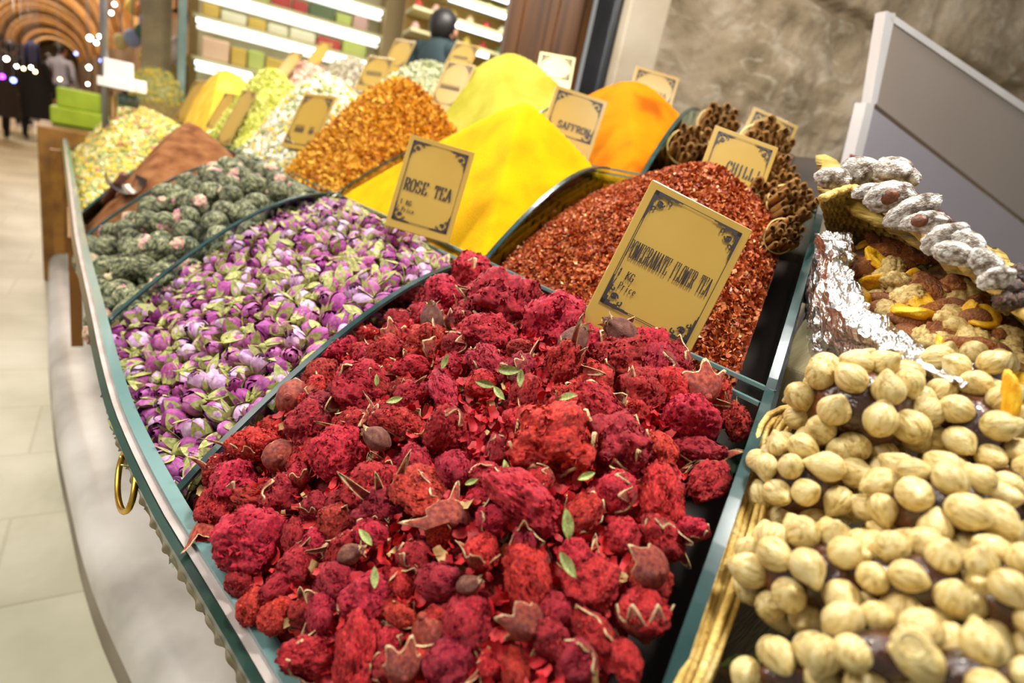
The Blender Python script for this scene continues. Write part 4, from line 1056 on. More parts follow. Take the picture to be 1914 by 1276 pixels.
def fruit(kind, px, py, r, s=1., dz=0):
    ms, sz, cat, lab = KIND[kind]; p = on_s(px, py, hz(px, py)+dz)
    ax = (Vector((-.3, -.1, .9))+Vector((r.gauss(0, .5), r.gauss(0, .5), r.gauss(0, .3)))).normalized()
    o = obj(kind, r.choice(ms), None, M=frame(p, ax, r.random()*6.3, sz*s*r.uniform(.85, 1.15)))
    tag(o, lab, cat, {'dried_apricot': 'apricots', 'walnut_half': 'walnuts', 'almond': 'almonds', 'raisin': 'raisins', 'dried_fig': 'brown dried fruits', 'green_raisin': 'green raisins', 'cashew': 'cream nuts'}[kind]+' of the fruit and nut mix'); return o
r = random.Random(77)
for (px, py, s) in [(1642, 490, 1.0), (1640, 530, 1.25), (1722, 462, 1.1), (1618, 455, .7), (1705, 585, 1.15), (1725, 565, .9), (1835, 595, .9), (1812, 575, .6), (1760, 660, .8), (1600, 560, .7)]: fruit('dried_apricot', px, py, r, s*1.05, .018)
for (px, py) in [(1680, 530), (1690, 560), (1795, 610), (1820, 635), (1790, 510), (1670, 500), (1665, 585), (1745, 640), (1730, 625)]: fruit('walnut_half', px, py, r, 1.05, .016)
for (px, py) in [(1655, 560), (1700, 600), (1695, 620), (1640, 455), (1815, 600), (1615, 510), (1650, 590)]: fruit('almond', px, py, r, 1.35, .017)
for (px, py) in [(1700, 480), (1675, 470), (1745, 550), (1752, 580), (1800, 530), (1730, 485), (1760, 640), (1835, 655), (1620, 500)]: fruit('dried_fig', px, py, r, 1.25, .014)
used_ = []
poly = [(1590, 452), (1700, 452), (1800, 478), (1880, 540), (1930, 600), (1960, 720), (1900, 760), (1840, 730), (1770, 678), (1660, 625), (1600, 570), (1585, 500)]
def inpoly(x, y, P):
    c = False; j = len(P)-1
    for i in range(len(P)):
        if (P[i][1] > y) != (P[j][1] > y) and x < (P[j][0]-P[i][0])*(y-P[i][1])/(P[j][1]-P[i][1])+P[i][0]: c = not c
        j = i
    return c
k = 0
while len(used_) < 230 and k < 20000:
    k += 1; x, y = r.uniform(1580, 1960), r.uniform(440, 760)
    if not inpoly(x, y, poly) or min((math.hypot(x-a, y-b) for a, b in used_), default=99) < 13.5: continue
    used_.append((x, y)); far = x > 1845 and y > 560
    kd = r.choices(['raisin', 'almond', 'dried_fig', 'green_raisin', 'cashew', 'walnut_half', 'dried_apricot'], [5, 2, 4, 3, 2, 1.5, .4] if not far else [5, 1, 1, 3, 1, 3, .3])[0]
    fruit(kd, x, y, r, 1.1 if not far else .75, .006)
mb = MB(); cy_ = lambda u, v: 440+150*u*u+v*(330-130*u)
mb.grid(lambda u, v: (on_s(1560+420*u, cy_(u, v), hz(1560+420*u, cy_(u, v))-.012)+Vector((0, 0, .004*fbm(Vector((u*30, v*30, 0)), 3)))), 40, 30)
o = mb.build('fruit_crumbs', mat('fruit_crumb', ['#3a2010', '#6e4420', '#8f6a34'], 60, .6, 1, 120, dist=.006), None, True); m = o.modifiers.new('t', 'SOLIDIFY'); m.thickness = .02; m.offset = -1; tag(o, 'dark sticky crumbs beneath the mixed dried fruit and nuts', 'crumbs', kind='stuff')
# upright apricot slab at the right
p = on_s(1884, 745, .11); Rr = 52*(p-CAM).dot(FW)/FPX
o = obj('dried_apricot', apricot(2), None, M=frame(p, (RT*.9+FW*-.45), 0, 1) @ Matrix.Diagonal((Rr*.5, Rr*1.5, Rr*.9, 1))); tag(o, 'big yellow dried fruit slice standing upright beside the hazelnut rolls', 'dried fruit')
# ------------------------------------------------ far basket and coated rolls
Mweave = mat('woven_palm', ['#6e5412', '#a3842c', '#c9ac58'], 14, .6, .7, 40, stretch=(1, 1, 6), dist=.02)
fb = empty('fruit_basket', on_s(1600, 400, 0)); tag(fb, 'woven palm basket side standing behind the dried fruit mix', 'basket')
rimp = [(1534, 372), (1560, 360), (1592, 350), (1640, 378), (1700, 425), (1780, 478), (1860, 540), (1960, 625)]
botp = [(1545, 440), (1570, 452), (1610, 462), (1660, 470), (1720, 485), (1790, 520), (1860, 580), (1950, 660)]
def bw(u, v):
    A = on_s(*pl_(rimp, u), .13); Bq = on_s(*pl_(botp, u), .02); p = A*(1-v)+Bq*v
    return p+Vector((0, 0, 1))*.0018*math.sin(v*26)*(1 if int(u*44) % 2 else -1)+Vector((-.4, -.9, 0))*.0025*math.sin(v*26+math.pi*(int(u*44) % 2))
mb = MB(); mb.grid(bw, 132, 40); c = under(mb, 'woven_side', Mweave, fb, True); m = c.modifiers.new('t', 'SOLIDIFY'); m.thickness = .004; m.offset = 1
mb = MB(); mb.tube([on_s(*pl_(rimp, j/40), .132)+Vector((0, 0, .0015*math.sin(j*2.2))) for j in range(41)], .0045, 8); under(mb, 'rim_braid', Mcane, fb, True)
Mcoat = mat('sugar_coat', ['#6f5c4c', '#a89a8c', '#dcd6cc', '#f6f4f0'], 2.0, .75, .6, 8, rand=.08, dist=.15, contrast=.15)
Mcut = mat('brown_jelly', ['#4a2412', '#7c4424'], 8, .3, .2, 20)
def coated(seed):
    v, f = ICO[4]; o = Vector((seed*5., 2, 0)); mb = MB()
    mb.add([Vector((q.x*1.25, q.y*.8, q.z*.8))*(1+.20*fbm(q*1.6+o, 3)+.10*abs(noise.noise(q*3.5+o))) for q in v], f); return mb.mesh('coating', [Mcoat])
CO = [coated(i) for i in range(5)]
for i, (px, py, rp, lab) in enumerate([(1556, 333, 24, 'white coated fruit roll at the far left end of its basket'), (1612, 322, 32, 'white coated fruit roll second from the cinnamon'), (1672, 325, 34, 'broad white coated fruit roll on top, in front of the pale boards'),
     (1662, 368, 32, 'white coated fruit roll showing a round brown cut end'), (1618, 356, 18, 'small white coated piece just behind the basket rim'), (1705, 395, 32, 'white coated fruit roll right of the brown cut end'),
     (1728, 415, 28, 'greyish coated fruit roll with brown patches'), (1765, 445, 30, 'knobbly grey white coated fruit roll mid row'), (1785, 475, 28, 'grey coated fruit roll resting on the basket rim'), (1812, 458, 26, 'white streaked coated roll under the red stripe'),
     (1845, 495, 28, 'long grey white coated roll near the dark berries'), (1862, 520, 24, 'last white streaked coated roll before the dark berries')]):
    p = on_s(px, py, .14 if py < 350 else .155); R = rp*(p-CAM).dot(FW)/FPX
    M = frame(p, (CAM-p).normalized()+Vector((r.gauss(0, .3), r.gauss(0, .3), 0)), r.uniform(-.9, .9), (R*r.uniform(.95, 1.15), R*r.uniform(.85, 1.05), R))
    o = empty('coated_roll', M=M); tag(o, lab, 'coated sweet')
    c = bpy.data.objects.new('sugar_coating', CO[i % 5]); scene.collection.objects.link(c); c.parent = o
    if 'showing a round' in lab or 'brown patches' in lab:
        mb = MB(); v, f = ICO[2]; mb.add([Vector((q.x*.5, q.y*.5, .62+q.z*.3)) for q in v], f); mb.build('cut_end', Mcut, o, True)
mb = MB(); mb.grid(lambda u, v: on_s(1530+u*400, 300+u*230+v*60, .10)+Vector((0, 0, .01*fbm(Vector((u*9, v*3, 0)), 2))), 30, 6)
o = mb.build('white_basket', Mweave, None, True); m = o.modifiers.new('t', 'SOLIDIFY'); m.thickness = .01; tag(o, 'shallow palm basket under the white coated rolls', 'basket')
Mdb = mat('dark_berry', ['#1b1618', '#3a2a22', '#7c4a20'], 4, .5, .4, 20, rand=.3)
DBM = [bean(i, Mdb, 1, .8, .8, .25, 3, 'berry') for i in range(3)]
for i in range(34):
    px, py = r.uniform(1868, 1935), r.uniform(505, 570)
    if py < 480+(1914-px)*.6: pass
    p = on_s(px, py, .12+r.uniform(0, .02)); o = obj('dark_berry', r.choice(DBM), None, M=frame(p, Vector((r.gauss(0, 1), r.gauss(0, 1), 1)), r.random()*6, .0085))
    tag(o, 'small dark dried berry at the right edge under the boards', 'dried fruit', 'dark dried berries')
# ================================================================== SCOOP, POST, BOXES ON THE FAR FRONT
Msteel = mat('steel', ['#8d9096', '#b9bcc2'], 10, .25, metal=1); Mpost = mat('grey_post', ['#77757a', '#8f8c90'], 10, .35, metal=.6)
hs_ = B_cham.hit(200, 300) or B_brown.hit(220, 320); sx_ = (hs_[0]+hs_[1]*.02).x
sc = empty('spice_scoop', on_x(232, 322, sx_)); tag(sc, 'steel spice scoop lying between the brown powder and the yellow blossom', 'scoop')
p0 = on_x(192, 292, sx_); p1 = on_x(236, 330, sx_+.02)
ax = (p1-p0).normalized(); mb = MB(); L = (p1-p0).length
Ms = frame(p1, -ax, 0, 1)
def scoop(u, v, th=0): a = math.pi*(u-.0); R = .055*(1-.25*v)-th; return Ms @ Vector((R*math.cos(a), -R*math.sin(a), .16*v-.0))
mb.grid(scoop, 16, 8); mb.grid(lambda u, v: scoop(u, v, .002), 16, 8)
under_ = lambda mb, n, m, root, s=True: (lambda c: (setattr(c, 'parent', root), setattr(c, 'matrix_parent_inverse', Matrix.Translation(-root.location)), c)[2])(mb.build(n, m, None, s))
under_(mb, 'scoop_blade', Msteel, sc)
mb = MB(); mb.tube([on_x(232, 326, sx_+.02), on_x(200, 372, sx_-.02), on_x(166, 425, sx_-.06)], [.012, .014, .018], 10); under_(mb, 'wooden_handle', mat('scoop_wood', ['#4a2414', '#6b3820'], 8, .5), sc)
# sign post rising from the corner of the blossom bin
pb = on_x(198, 300, .16); pt_z = on_x(203, 140, .16)
py_ = pb.y
ps = empty('price_post', pb); tag(ps, 'grey metal post with white price boxes rising from the yellow blossom', 'sign post')
mb = MB(); mb.tube([pb+Vector((0, 0, -.05)), Vector((pb.x, pb.y, 2.6))], .016, 12); under_(mb, 'post', Mpost, ps)
mb = MB(); mb.tube([pb+Vector((.035, .02, -.05)), Vector((pb.x+.035, pb.y+.02, on_y(215, 170, py_).z))], .016, 12); under_(mb, 'amber_strip', mat('amber_strip', ['#8a6228', '#a87c3a'], 8, .4), ps)
Mwhite = mat('white_box', ['#e9e6e0', '#fbf9f4'], 5, .5)
for (px, py, w, h) in [(222, 132, 44, 34), (218, 157, 60, 16), (252, 160, 34, 22)]:
    c = on_y(px, py, py_-.03); k = (c-CAM).dot(FW)/FPX; mb = MB(); mb.box((0, 0, 0), (w*k, .05, h*k)); b_ = mb.build('price_box', Mwhite, None); bevel(b_, .004); b_.location = c; b_.rotation_euler = (0, 0, -.6); b_.parent = ps; b_.matrix_parent_inverse = Matrix.Translation(-ps.location)
mb = MB(); c = on_y(240, 188, py_); mb.box(tuple(c), (.09, .05, .06)); b_ = under_(mb, 'dark_clip', mat('clip', ['#3d4a44'], 5, .4), ps)
# green packs stacked on a box at the far corner
g = on_y(150, 225, 5.1); k = (g-CAM).dot(FW)/FPX
Mlime = mat('lime_pack', ['#7c8e10', '#96a81e'], 6, .5, .2, 10); Mlimed = mat('olive_crate', ['#4d5420', '#6a7030'], 8, .6)
for i, (py, w, h, lab) in enumerate([(187, 52, 34, 'upper lime green pack of the stack at the far corner'), (220, 66, 30, 'lower lime green pack of the stack at the far corner')]):
    c = on_y(150-i*3, py, 5.1); mb = MB(); mb.box((0, 0, 0), (w*k*1.2, w*k, h*k)); b_ = mb.build('green_pack', Mlime); bevel(b_, .012, 3); b_.location = c; b_.rotation_euler = (0, 0, -.15+i*.1); tag(b_, lab, 'pack')
c = on_y(148, 250, 5.1); mb = MB(); mb.box((0, 0, 0), (70*k*1.1, 70*k, 24*k)); b_ = mb.build('olive_crate', Mlimed); bevel(b_, .008); b_.location = c; tag(b_, 'dark olive crate under the lime green packs', 'crate')
c = Vector((-.13, 4.85, .98)); zt = 1.0; cb = MB(); cb.box((.02, 5.05, zt/2), (.34, .6, zt)); b_ = cb.build('wooden_side_box', mat('amber_box', ['#6b4414', '#94651f'], 8, .5)); bevel(b_, .01); tag(b_, 'amber brown wooden box at the far end of the stall front', 'box')
# dried flower sacks behind
Msack = mat('burlap', ['#8a7440', '#b09858'], 40, .9, .4, 100)
def sack(px, py, rx, ry, X, label, n=200, seed=1, bs=.022, ms=None):
    c = on_x(px, py, X); k = (c-CAM).dot(FW)/FPX; a, b = rx*k, ry*k; rg = random.Random(seed)
    o = empty('dried_flower_sack', c); tag(o, label, 'sack of dried flowers')
    v, f = ICO[3]; mb = MB(); mb.add([Vector((q.x*a, q.y*a, q.z*b)) for q in v], f); mb.build('flower_mass', bb, o, True)
    mb = MB(); T = []
    for i in range(3):
        vv, ff, mm = blossom(i); T.append((np.array([tuple(q) for q in vv]), ff, [1 if q == 1 else 2 for q in mm])); T.append((T[-1][0], ff, [3 if q == 1 else 1 for q in mm]))
    for i in range(n):
        d = Vector((rg.gauss(0, 1), rg.gauss(0, 1), rg.gauss(0, 1)+.4)).normalized()
        if d.z < -.5: continue
        M = frame(Vector((d.x*a, d.y*a, d.z*b)), d+Vector((rg.gauss(0, .4),)*3), rg.random()*6, bs*rg.uniform(.7, 1.3)); A = np.array(M)
        w, ff, mm = T[rg.randrange(6)]; w = w @ A[:3, :3].T+A[:3, 3]; n0 = len(mb.v); mb.v += list(map(tuple, w)); mb.f += [tuple(j+n0 for j in q) for q in ff]; mb.m += mm
    c_ = mb.build('dried_blossoms', [bb, y1, y2, g1], o); c_['kind'] = 'stuff'
    mb = MB(); mb.grid(lambda u, v: Vector((math.cos(u*6.283)*a*(1.02-.1*v), math.sin(u*6.283)*a*(1.02-.1*v), -b*.2-v*(c.z-.02-b*.2))), 24, 4, 0, True); mb.build('burlap_side', Msack, o, True)
    return o
sack(292, 178, 42, 46, .62, 'bulging sack of yellow dried flowers left of the amber powder', 260, 1)
sack(312, 118, 40, 34, .80, 'yellow dried flower sack behind and above another one, by the dark post', 220, 2)
sack(238, 212, 40, 30, .45, 'low sack of yellowish dried flowers behind the price post', 200, 3)

# ================================================================== FLOOR, LEDGE, AISLE
Mtile = mat('floor_tile', ['#a8a68c', '#bdbaa2', '#cbc8b4'], 2.0, .35, .08, 30, dist=.01, spec=.5)
nt = Mtile.node_tree; N = nt.nodes; L = nt.links; b = N['Principled BSDF']; src = b.inputs['Base Color'].links[0].from_socket
tc = N.new('ShaderNodeTexCoord'); br = N.new('ShaderNodeTexBrick'); mp = N.new('ShaderNodeMapping'); mp.inputs['Rotation'].default_value = (0, 0, math.radians(4))
br.inputs['Scale'].default_value = 1.0; br.inputs['Mortar Size'].default_value = .006; br.inputs['Brick Width'].default_value = .62; br.inputs['Row Height'].default_value = .40; br.inputs['Mortar Smooth'].default_value = .4
br.inputs['Color1'].default_value = (1, 1, 1, 1); br.inputs['Color2'].default_value = (.86, .85, .82, 1); br.inputs['Mortar'].default_value = (.74, .71, .66, 1)
L.new(tc.outputs['Object'], mp.inputs[0]); L.new(mp.outputs[0], br.inputs[0]); mx = N.new('ShaderNodeMix'); mx.data_type = 'RGBA'; mx.blend_type = 'MULTIPLY'; mx.inputs[0].default_value = 1
L.new(src, mx.inputs[6]); L.new(br.outputs['Color'], mx.inputs[7]); L.new(mx.outputs[2], b.inputs['Base Color'])
mb = MB(); mb.add([(-9, -4, 0), (12, -4, 0), (12, 110, 0), (-9, 110, 0)], [(0, 1, 2, 3)]); tag(mb.build('floor', Mtile), kind='structure')
Mmarb = mat('marble_ledge', ['#9d968c', '#c4beb4', '#d6d0c8'], 3, .35, .1, 20, dist=.01)
# rounded marble ledge along the foot of the stall
def lx(y): return rimx(y)
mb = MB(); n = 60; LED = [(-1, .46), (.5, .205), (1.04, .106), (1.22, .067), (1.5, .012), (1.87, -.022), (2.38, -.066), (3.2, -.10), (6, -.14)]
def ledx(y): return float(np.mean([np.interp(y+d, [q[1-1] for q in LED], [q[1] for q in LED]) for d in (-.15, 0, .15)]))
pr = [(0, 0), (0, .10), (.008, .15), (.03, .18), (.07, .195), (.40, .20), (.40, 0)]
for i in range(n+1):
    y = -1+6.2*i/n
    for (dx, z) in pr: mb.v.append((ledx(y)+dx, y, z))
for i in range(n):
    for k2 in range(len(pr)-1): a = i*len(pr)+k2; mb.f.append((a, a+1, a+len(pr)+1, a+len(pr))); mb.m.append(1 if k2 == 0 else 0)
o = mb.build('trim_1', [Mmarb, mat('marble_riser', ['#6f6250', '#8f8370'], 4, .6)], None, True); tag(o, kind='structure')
# vault over the aisle
Mv = mat('vault_plaster', ['#a87a40', '#bf9050', '#d0a468'], 1.2, .8)
nt = Mv.node_tree; N = nt.nodes; L = nt.links; b = N['Principled BSDF']; src = b.inputs['Base Color'].links[0].from_socket
tc = N.new('ShaderNodeTexCoord'); sx = N.new('ShaderNodeSeparateXYZ'); L.new(tc.outputs['Object'], sx.inputs[0])
w = N.new('ShaderNodeMath'); w.operation = 'MULTIPLY'; w.inputs[1].default_value = 2.6; L.new(sx.outputs[1], w.inputs[0]); s_ = N.new('ShaderNodeMath'); s_.operation = 'SINE'; L.new(w.outputs[0], s_.inputs[0])
gt = N.new('ShaderNodeMath'); gt.operation = 'GREATER_THAN'; gt.inputs[1].default_value = .55; L.new(s_.outputs[0], gt.inputs[0])
mx = N.new('ShaderNodeMix'); mx.data_type = 'RGBA'; mx.inputs[7].default_value = (*lin('#7a5024'), 1); L.new(gt.outputs[0], mx.inputs[0]); L.new(src, mx.inputs[6]); L.new(mx.outputs[2], b.inputs['Base Color'])
cxv, Rv, zs = -.85, 2.1, 2.35
mb = MB(); mb.grid(lambda u, v: (cxv+Rv*math.cos(math.pi*(1-u)), 8+98*v, zs+Rv*math.sin(math.pi*(1-u))), 40, 100); o = mb.build('ceiling', Mv, None, True); tag(o, kind='structure')
Mrib = mat('vault_rib', ['#8a6030', '#b08448'], 6, .8)
for i in range(18):
    y = 9+i*4; mb = MB()
    mb.grid(lambda u, v: (cxv+(Rv-[.0, .16, .16, .0][int(v*3)])*math.cos(math.pi*(1-u)), y+[0, 0, .55, .55][int(v*3)], zs+(Rv-[.0, .16, .16, .0][int(v*3)])*math.sin(math.pi*(1-u))), 32, 3); tag(mb.build('trim_%d' % (i+2), Mrib), kind='structure')
Mwl = mat('aisle_wall', ['#6e5a44', '#8f7858'], 3, .8)
mb = MB(); mb.box((cxv-Rv-.1, 57, 1.2), (.2, 98, 2.4)); tag(mb.build('wall_left', Mwl), kind='structure')
mb = MB(); mb.box((cxv+Rv+.1, 57, 1.2), (.2, 98, 2.4)); tag(mb.build('wall_right', Mwl), kind='structure')
mb = MB(); mb.box((cxv, 106, 2.3), (2*Rv+.4, .2, 4.6)); tag(mb.build('wall_far', mat('end_wall', ['#c8a878', '#dcc294'], 3, .8)), kind='structure')
# shop fronts on the left with goods and lamps
rg = random.Random(3)
cols = ['#7a4a8a', '#c8b070', '#4a6a9a', '#c05030', '#e0d8c0', '#406048', '#d08040', '#8890b0', '#e8c860', '#903048']
GM = [mat('goods_%s' % w_, [c_], 1, .6) for c_, w_ in zip(cols, ['purple', 'sand', 'blue', 'rust', 'cream', 'green', 'orange', 'lilac', 'yellow', 'crimson'])]
Mcnt = mat('counter_cloth', ['#3a2c26', '#5a4438'], 4, .8)
for i in range(9):
    y = 11+i*5.2; x = cxv-Rv+.5
    fr = empty('shop_counter', (x, y, 0)); tag(fr, ['nearest shop counter on the far left of the aisle', 'second shop counter along the left of the aisle', 'third shop counter along the left of the aisle', 'fourth shop counter along the left of the aisle'][i] if i < 4 else 'far shop counter deep down the left side of the aisle', 'shop counter', None if i < 4 else 'far shop counters on the left of the aisle')
    mb = MB(); mb.box((0, 0, .5), (1.0, 4.2, 1.0)); mb.build('counter', Mcnt, fr)
    for s_i in range(3): mb = MB(); mb.box((-.2, 0, 1.25+.45*s_i), (.5, 4.2, .04)); mb.build('shelf_board', Mwl, fr)
    if i < 3:
        for j in range(12):
            mb = MB(); v, f = ICO[2]; mb.add([Vector((q.x*.14, q.y*.17, q.z*.17)) for q in v], f); b_ = mb.build('goods_bag', GM[rg.randrange(10)], None, True); b_.location = (x+.0, y-1.9+.34*j, 1.45+.45*(j % 3)); tag(b_, 'rounded coloured bag on the left aisle shop shelves', 'bag', 'bags on the left aisle shelves')
BM = emis('bulb_white', '#fff4e4', 26); BB = emis('bulb_blue', '#7f90ff', 10); BP = emis('bulb_violet', '#b040ff', 8); BW = emis('bulb_warm', '#ffd9a0', 14)
def bulb(px, py, d, rp, m, label, group=None):
    c = at_d(px, py, d); r_ = rp*d/FPX; o = empty('hanging_lamp', c); tag(o, label, 'lamp', group)
    v, f = ICO[2]; mb = MB(); mb.add([q*r_*.85 for q in v], f); mb.build('bulb', m, o, True)
    mb = MB(); top_ = zs_+math.sqrt(max(.01, 2.08**2-(c.x+.85)**2))-c.z if abs(c.x+.85) < 2.0 else 2.0
    mb.tube([Vector((0, 0, r_)), Vector((0, 0, top_))], .004, 6); mb.build('cord', Mpost, o); return o
zs_ = 2.35
bulb(168, 71, 9, 5, BM, 'brightest round white lamp hanging over the aisle')
bulb(166, 126, 10, 4, BM, 'white lamp low above the lime green packs')
bulb(142, 100, 14, 3, BB, 'blue lamp just above the head of the man in grey'); bulb(188, 113, 9, 2.4, BB, 'small blue lamp left of the price boxes')
bulb(164, 157, 9, 2.4, BM, 'small pale lamp right above the lime green packs'); bulb(4, 143, 8, 5, BP, 'violet lamp at the left edge of the picture')
bulb(25, 150, 8, 5, BB, 'pale blue lamp over the shop counters at the left edge'); bulb(12, 110, 8, 4, BM, 'white lamp at the left edge below the vault')
for i, (px, py) in enumerate([(214, 8), (208, 24), (198, 44), (192, 56), (186, 68), (180, 80)]): bulb(px, py, 8+i*.8, 3.4, BM, 'white lamp of the string that runs down beside the vault', 'lamp string beside the vault')
for i, (px, py) in enumerate([(31, 124), (44, 128), (58, 126), (66, 134), (74, 140), (112, 148), (52, 136)]): bulb(px, py, 8.5+i*.5, 2.8, BW if i % 2 else BM, 'small lamp over the left row of shops', 'small lamps over the left shops')

# ================================================================== PEOPLE
Mskin = mat('skin', ['#b07a5a', '#c48e6c'], 6, .55); Mhair = mat('black_hair', ['#0c0a0a', '#1c1817'], 20, .5)
def person(x, y, face, h, label, top='#16161a', legs='#101014', scarf=None, step=.2, arm=.0, coat=False, bag=False, lean=0., hunch=0.):
    s = h/1.75; root = empty('person', (x, y, 0)); root.rotation_euler = (0, 0, face); root.scale = (s, s, s); tag(root, label, 'person')
    me = bpy.data.meshes.new('body')
    V = [(0, 0, .95), (0, .0, 1.12), (0, .01, 1.32), (0, 0, 1.45), (0, -.01, 1.50), (0, -.03, 1.59), (0, -.03, 1.67),
         (-.09, 0, .90), (-.10, -step*.5, .50), (-.10, -step+.06*0, .09), (-.10, -step-.13, .04),
         (.09, 0, .90), (.10, step*.35, .50), (.10, step, .11), (.10, step-.12, .04),
         (-.19, 0, 1.42), (-.25, .02+arm*.0, 1.14), (-.26, -.06-arm, .90), (-.26, -.09-arm, .80),
         (.19, 0, 1.42), (.25, .02, 1.14), (.26, -.02+arm, .90), (.26, -.04+arm, .80)]
    E = [(0, 1), (1, 2), (2, 3), (3, 4), (4, 5), (5, 6), (0, 7), (7, 8), (8, 9), (9, 10), (0, 11), (11, 12), (12, 13), (13, 14), (2, 15), (15, 16), (16, 17), (17, 18), (2, 19), (19, 20), (20, 21), (21, 22)]
    RR = [.15, .13, .16, .075, .065, .095, .085, .095, .065, .045, .04, .095, .065, .045, .04, .065, .05, .038, .04, .065, .05, .038, .04]
    # a hand of separate fingers
    for wrist, sx in ((18, -1), (22, 1)):
        bx, by, bz = V[wrist]
        for k in range(4):
            V.append((bx+sx*.0+.0, by-.03+.02*k, bz-.05)); E.append((wrist, len(V)-1)); RR.append(.011)
            V.append((bx-sx*.01, by-.035+.022*k, bz-.085-.012*(k in (1, 2)))); E.append((len(V)-2, len(V)-1)); RR.append(.009)
        V.append((bx-sx*.02, by-.05, bz-.03)); E.append((wrist, len(V)-1)); RR.append(.011)
    V = [(a, b_-.0+lean*max(0, c_-.9), c_) for a, b_, c_ in V]
    V = [(a, b_, c_+(hunch if i in (2, 15, 19) or 3 <= i <= 3 else 0)) for i, (a, b_, c_) in enumerate(V)]
    me.from_pydata(V, E, []); o = bpy.data.objects.new('body_tmp', me); scene.collection.objects.link(o)
    sk = o.modifiers.new('s', 'SKIN'); sv = me.skin_vertices[0].data
    for i, r_ in enumerate(RR): sv[i].radius = (r_, r_*(.75 if i < 3 else 1)); 
    sv[0].use_root = True
    sb = o.modifiers.new('b', 'SUBSURF'); sb.levels = 2; sb.render_levels = 2
    dg = bpy.context.evaluated_depsgraph_get(); dg.update(); bm_ = bpy.data.meshes.new_from_object(o.evaluated_get(dg)); bpy.data.objects.remove(o)
    bm_.materials.clear(); mt = mat('garment_top', [top], 1, .85); ml = mat('garment_legs', [legs], 1, .85); msh = mat('shoe_leather', ['#1a1614'], 1, .4)
    for m in (mt, ml, Mskin, msh): bm_.materials.append(m)
    for p in bm_.polygons:
        c_ = p.center; p.use_smooth = True
        p.material_index = 2 if (c_.z > 1.53+hunch*.7 or (c_.z < .82 and abs(c_.x) > .19 and c_.z > .6)) else 3 if c_.z < .09 else 1 if c_.z < .98 and abs(c_.x) < .2 else 0
    b_ = obj('body', bm_, root); b_['label'] = 'body, head and hands'
    ly = lean*.75
    # face details
    v, f = ICO[2]; ml_ = mat('lips', ['#8a4a40'], 1, .5)
    def bit(nm, c0, r0, m_): mb = MB(); mb.add([Vector((c0[0]+q.x*r0[0], c0[1]+q.y*r0[1]+ly, c0[2]+q.z*r0[2])) for q in v], f); mb.build(nm, m_, root, True)
    for sx in (-1, 1): bit('eye', (sx*.032, -.118, 1.645), (.012, .008, .009), Mhair); bit('ear', (sx*.092, -.02, 1.63), (.012, .02, .03), Mskin)
    bit('nose', (0, -.128, 1.62), (.013, .018, .022), Mskin); bit('mouth', (0, -.112, 1.585), (.025, .01, .006), ml_)
    v, f = ICO[3]; mb = MB()
    if scarf:
        mb.add([Vector((q.x*(.125+.06*max(0, -q.z)), q.y*(.135+.05*max(0, -q.z))+ly+(.035 if q.y < 0 and q.z > -.6 else 0), 1.60+q.z*(.17 if q.z > 0 else .26))) for q in v], f); mb.build('headscarf', mat('scarf_cloth', [scarf], 1, .8), root, True)
    else:
        mb.add([Vector((q.x*.108, q.y*.112+.012+ly+(.04 if q.y < -.2 and q.z < .5 else 0), 1.67+q.z*(.11 if q.z > 0 else .14 if q.y > 0 else .07))) for q in v], f); mb.build('hair', Mhair, root, True)
    if coat:
        mb = MB(); mb.grid(lambda u, v: Vector((math.cos(u*6.283)*(.20+.10*v+.01*math.sin(u*40)), math.sin(u*6.283)*(.15+.10*v)+ly*(1-v), 1.36-.95*v)), 40, 8, 0, True); mb.build('long_coat', mt, root, True)
    if bag:
        bo = empty('shopping_bag', (0, 0, 0)); tag(bo, 'white carrier bag hanging from the hand of a person in black, aisle', 'bag')
        mb = MB(); mb.box((0, 0, 0), (.34, .12, .40)); c_ = mb.build('bag_body', mat('bag_paper', ['#b8b6c0', '#d0ced6'], 3, .6), bo); bevel(c_, .02)
        mb = MB(); mb.tube([(-.08, 0, .19), (-.07, 0, .28), (.07, 0, .28), (.08, 0, .19)], .006, 6); mb.build('bag_handle', Mpost, bo)
        bo.location = root.matrix_basis @ Vector((.30, -.05, .53)) if False else (x+.32*s, y-.1, .53*s)
    return root
def foot(px, py): p = on_z(px, py, 0); return p.x, p.y
x, y = foot(68, 262); person(x, y, 2.9, 1.72, 'person in long black coat and dark blue headscarf walking away down the aisle', '#0e0f16', '#0a0a0e', '#1c2a5a', .25, .1, True)
x, y = foot(28, 250); person(x, y, 3.0, 1.66, 'person in black with a grey coat walking away, second from the left edge', '#3a382e', '#0d0d10', None, .3, .1, True, bag=True)
x, y = foot(2, 262); person(x, y, 3.3, 1.74, 'person in dark brown at the very left edge, walking away', '#1e1410', '#15100e', None, .2, .05, True)
x, y = foot(118, 252); person(x, y, 2.6, 1.88, 'man with black hair in a grey jacket standing at the stall corner', '#8a8a98', '#101018', None, .1, .05)
x, y = foot(46, 236); person(x, y, 3.1, 1.70, 'person in black between the grey coat and the blue headscarf', '#101012', '#0c0c0e', '#15151a', .2, .1, True)
x, y = foot(96, 222); person(x, y, 3.1, 1.68, 'person in dark red further down the aisle beside the blue headscarf', '#4a1418', '#141014', None, .2, .1)
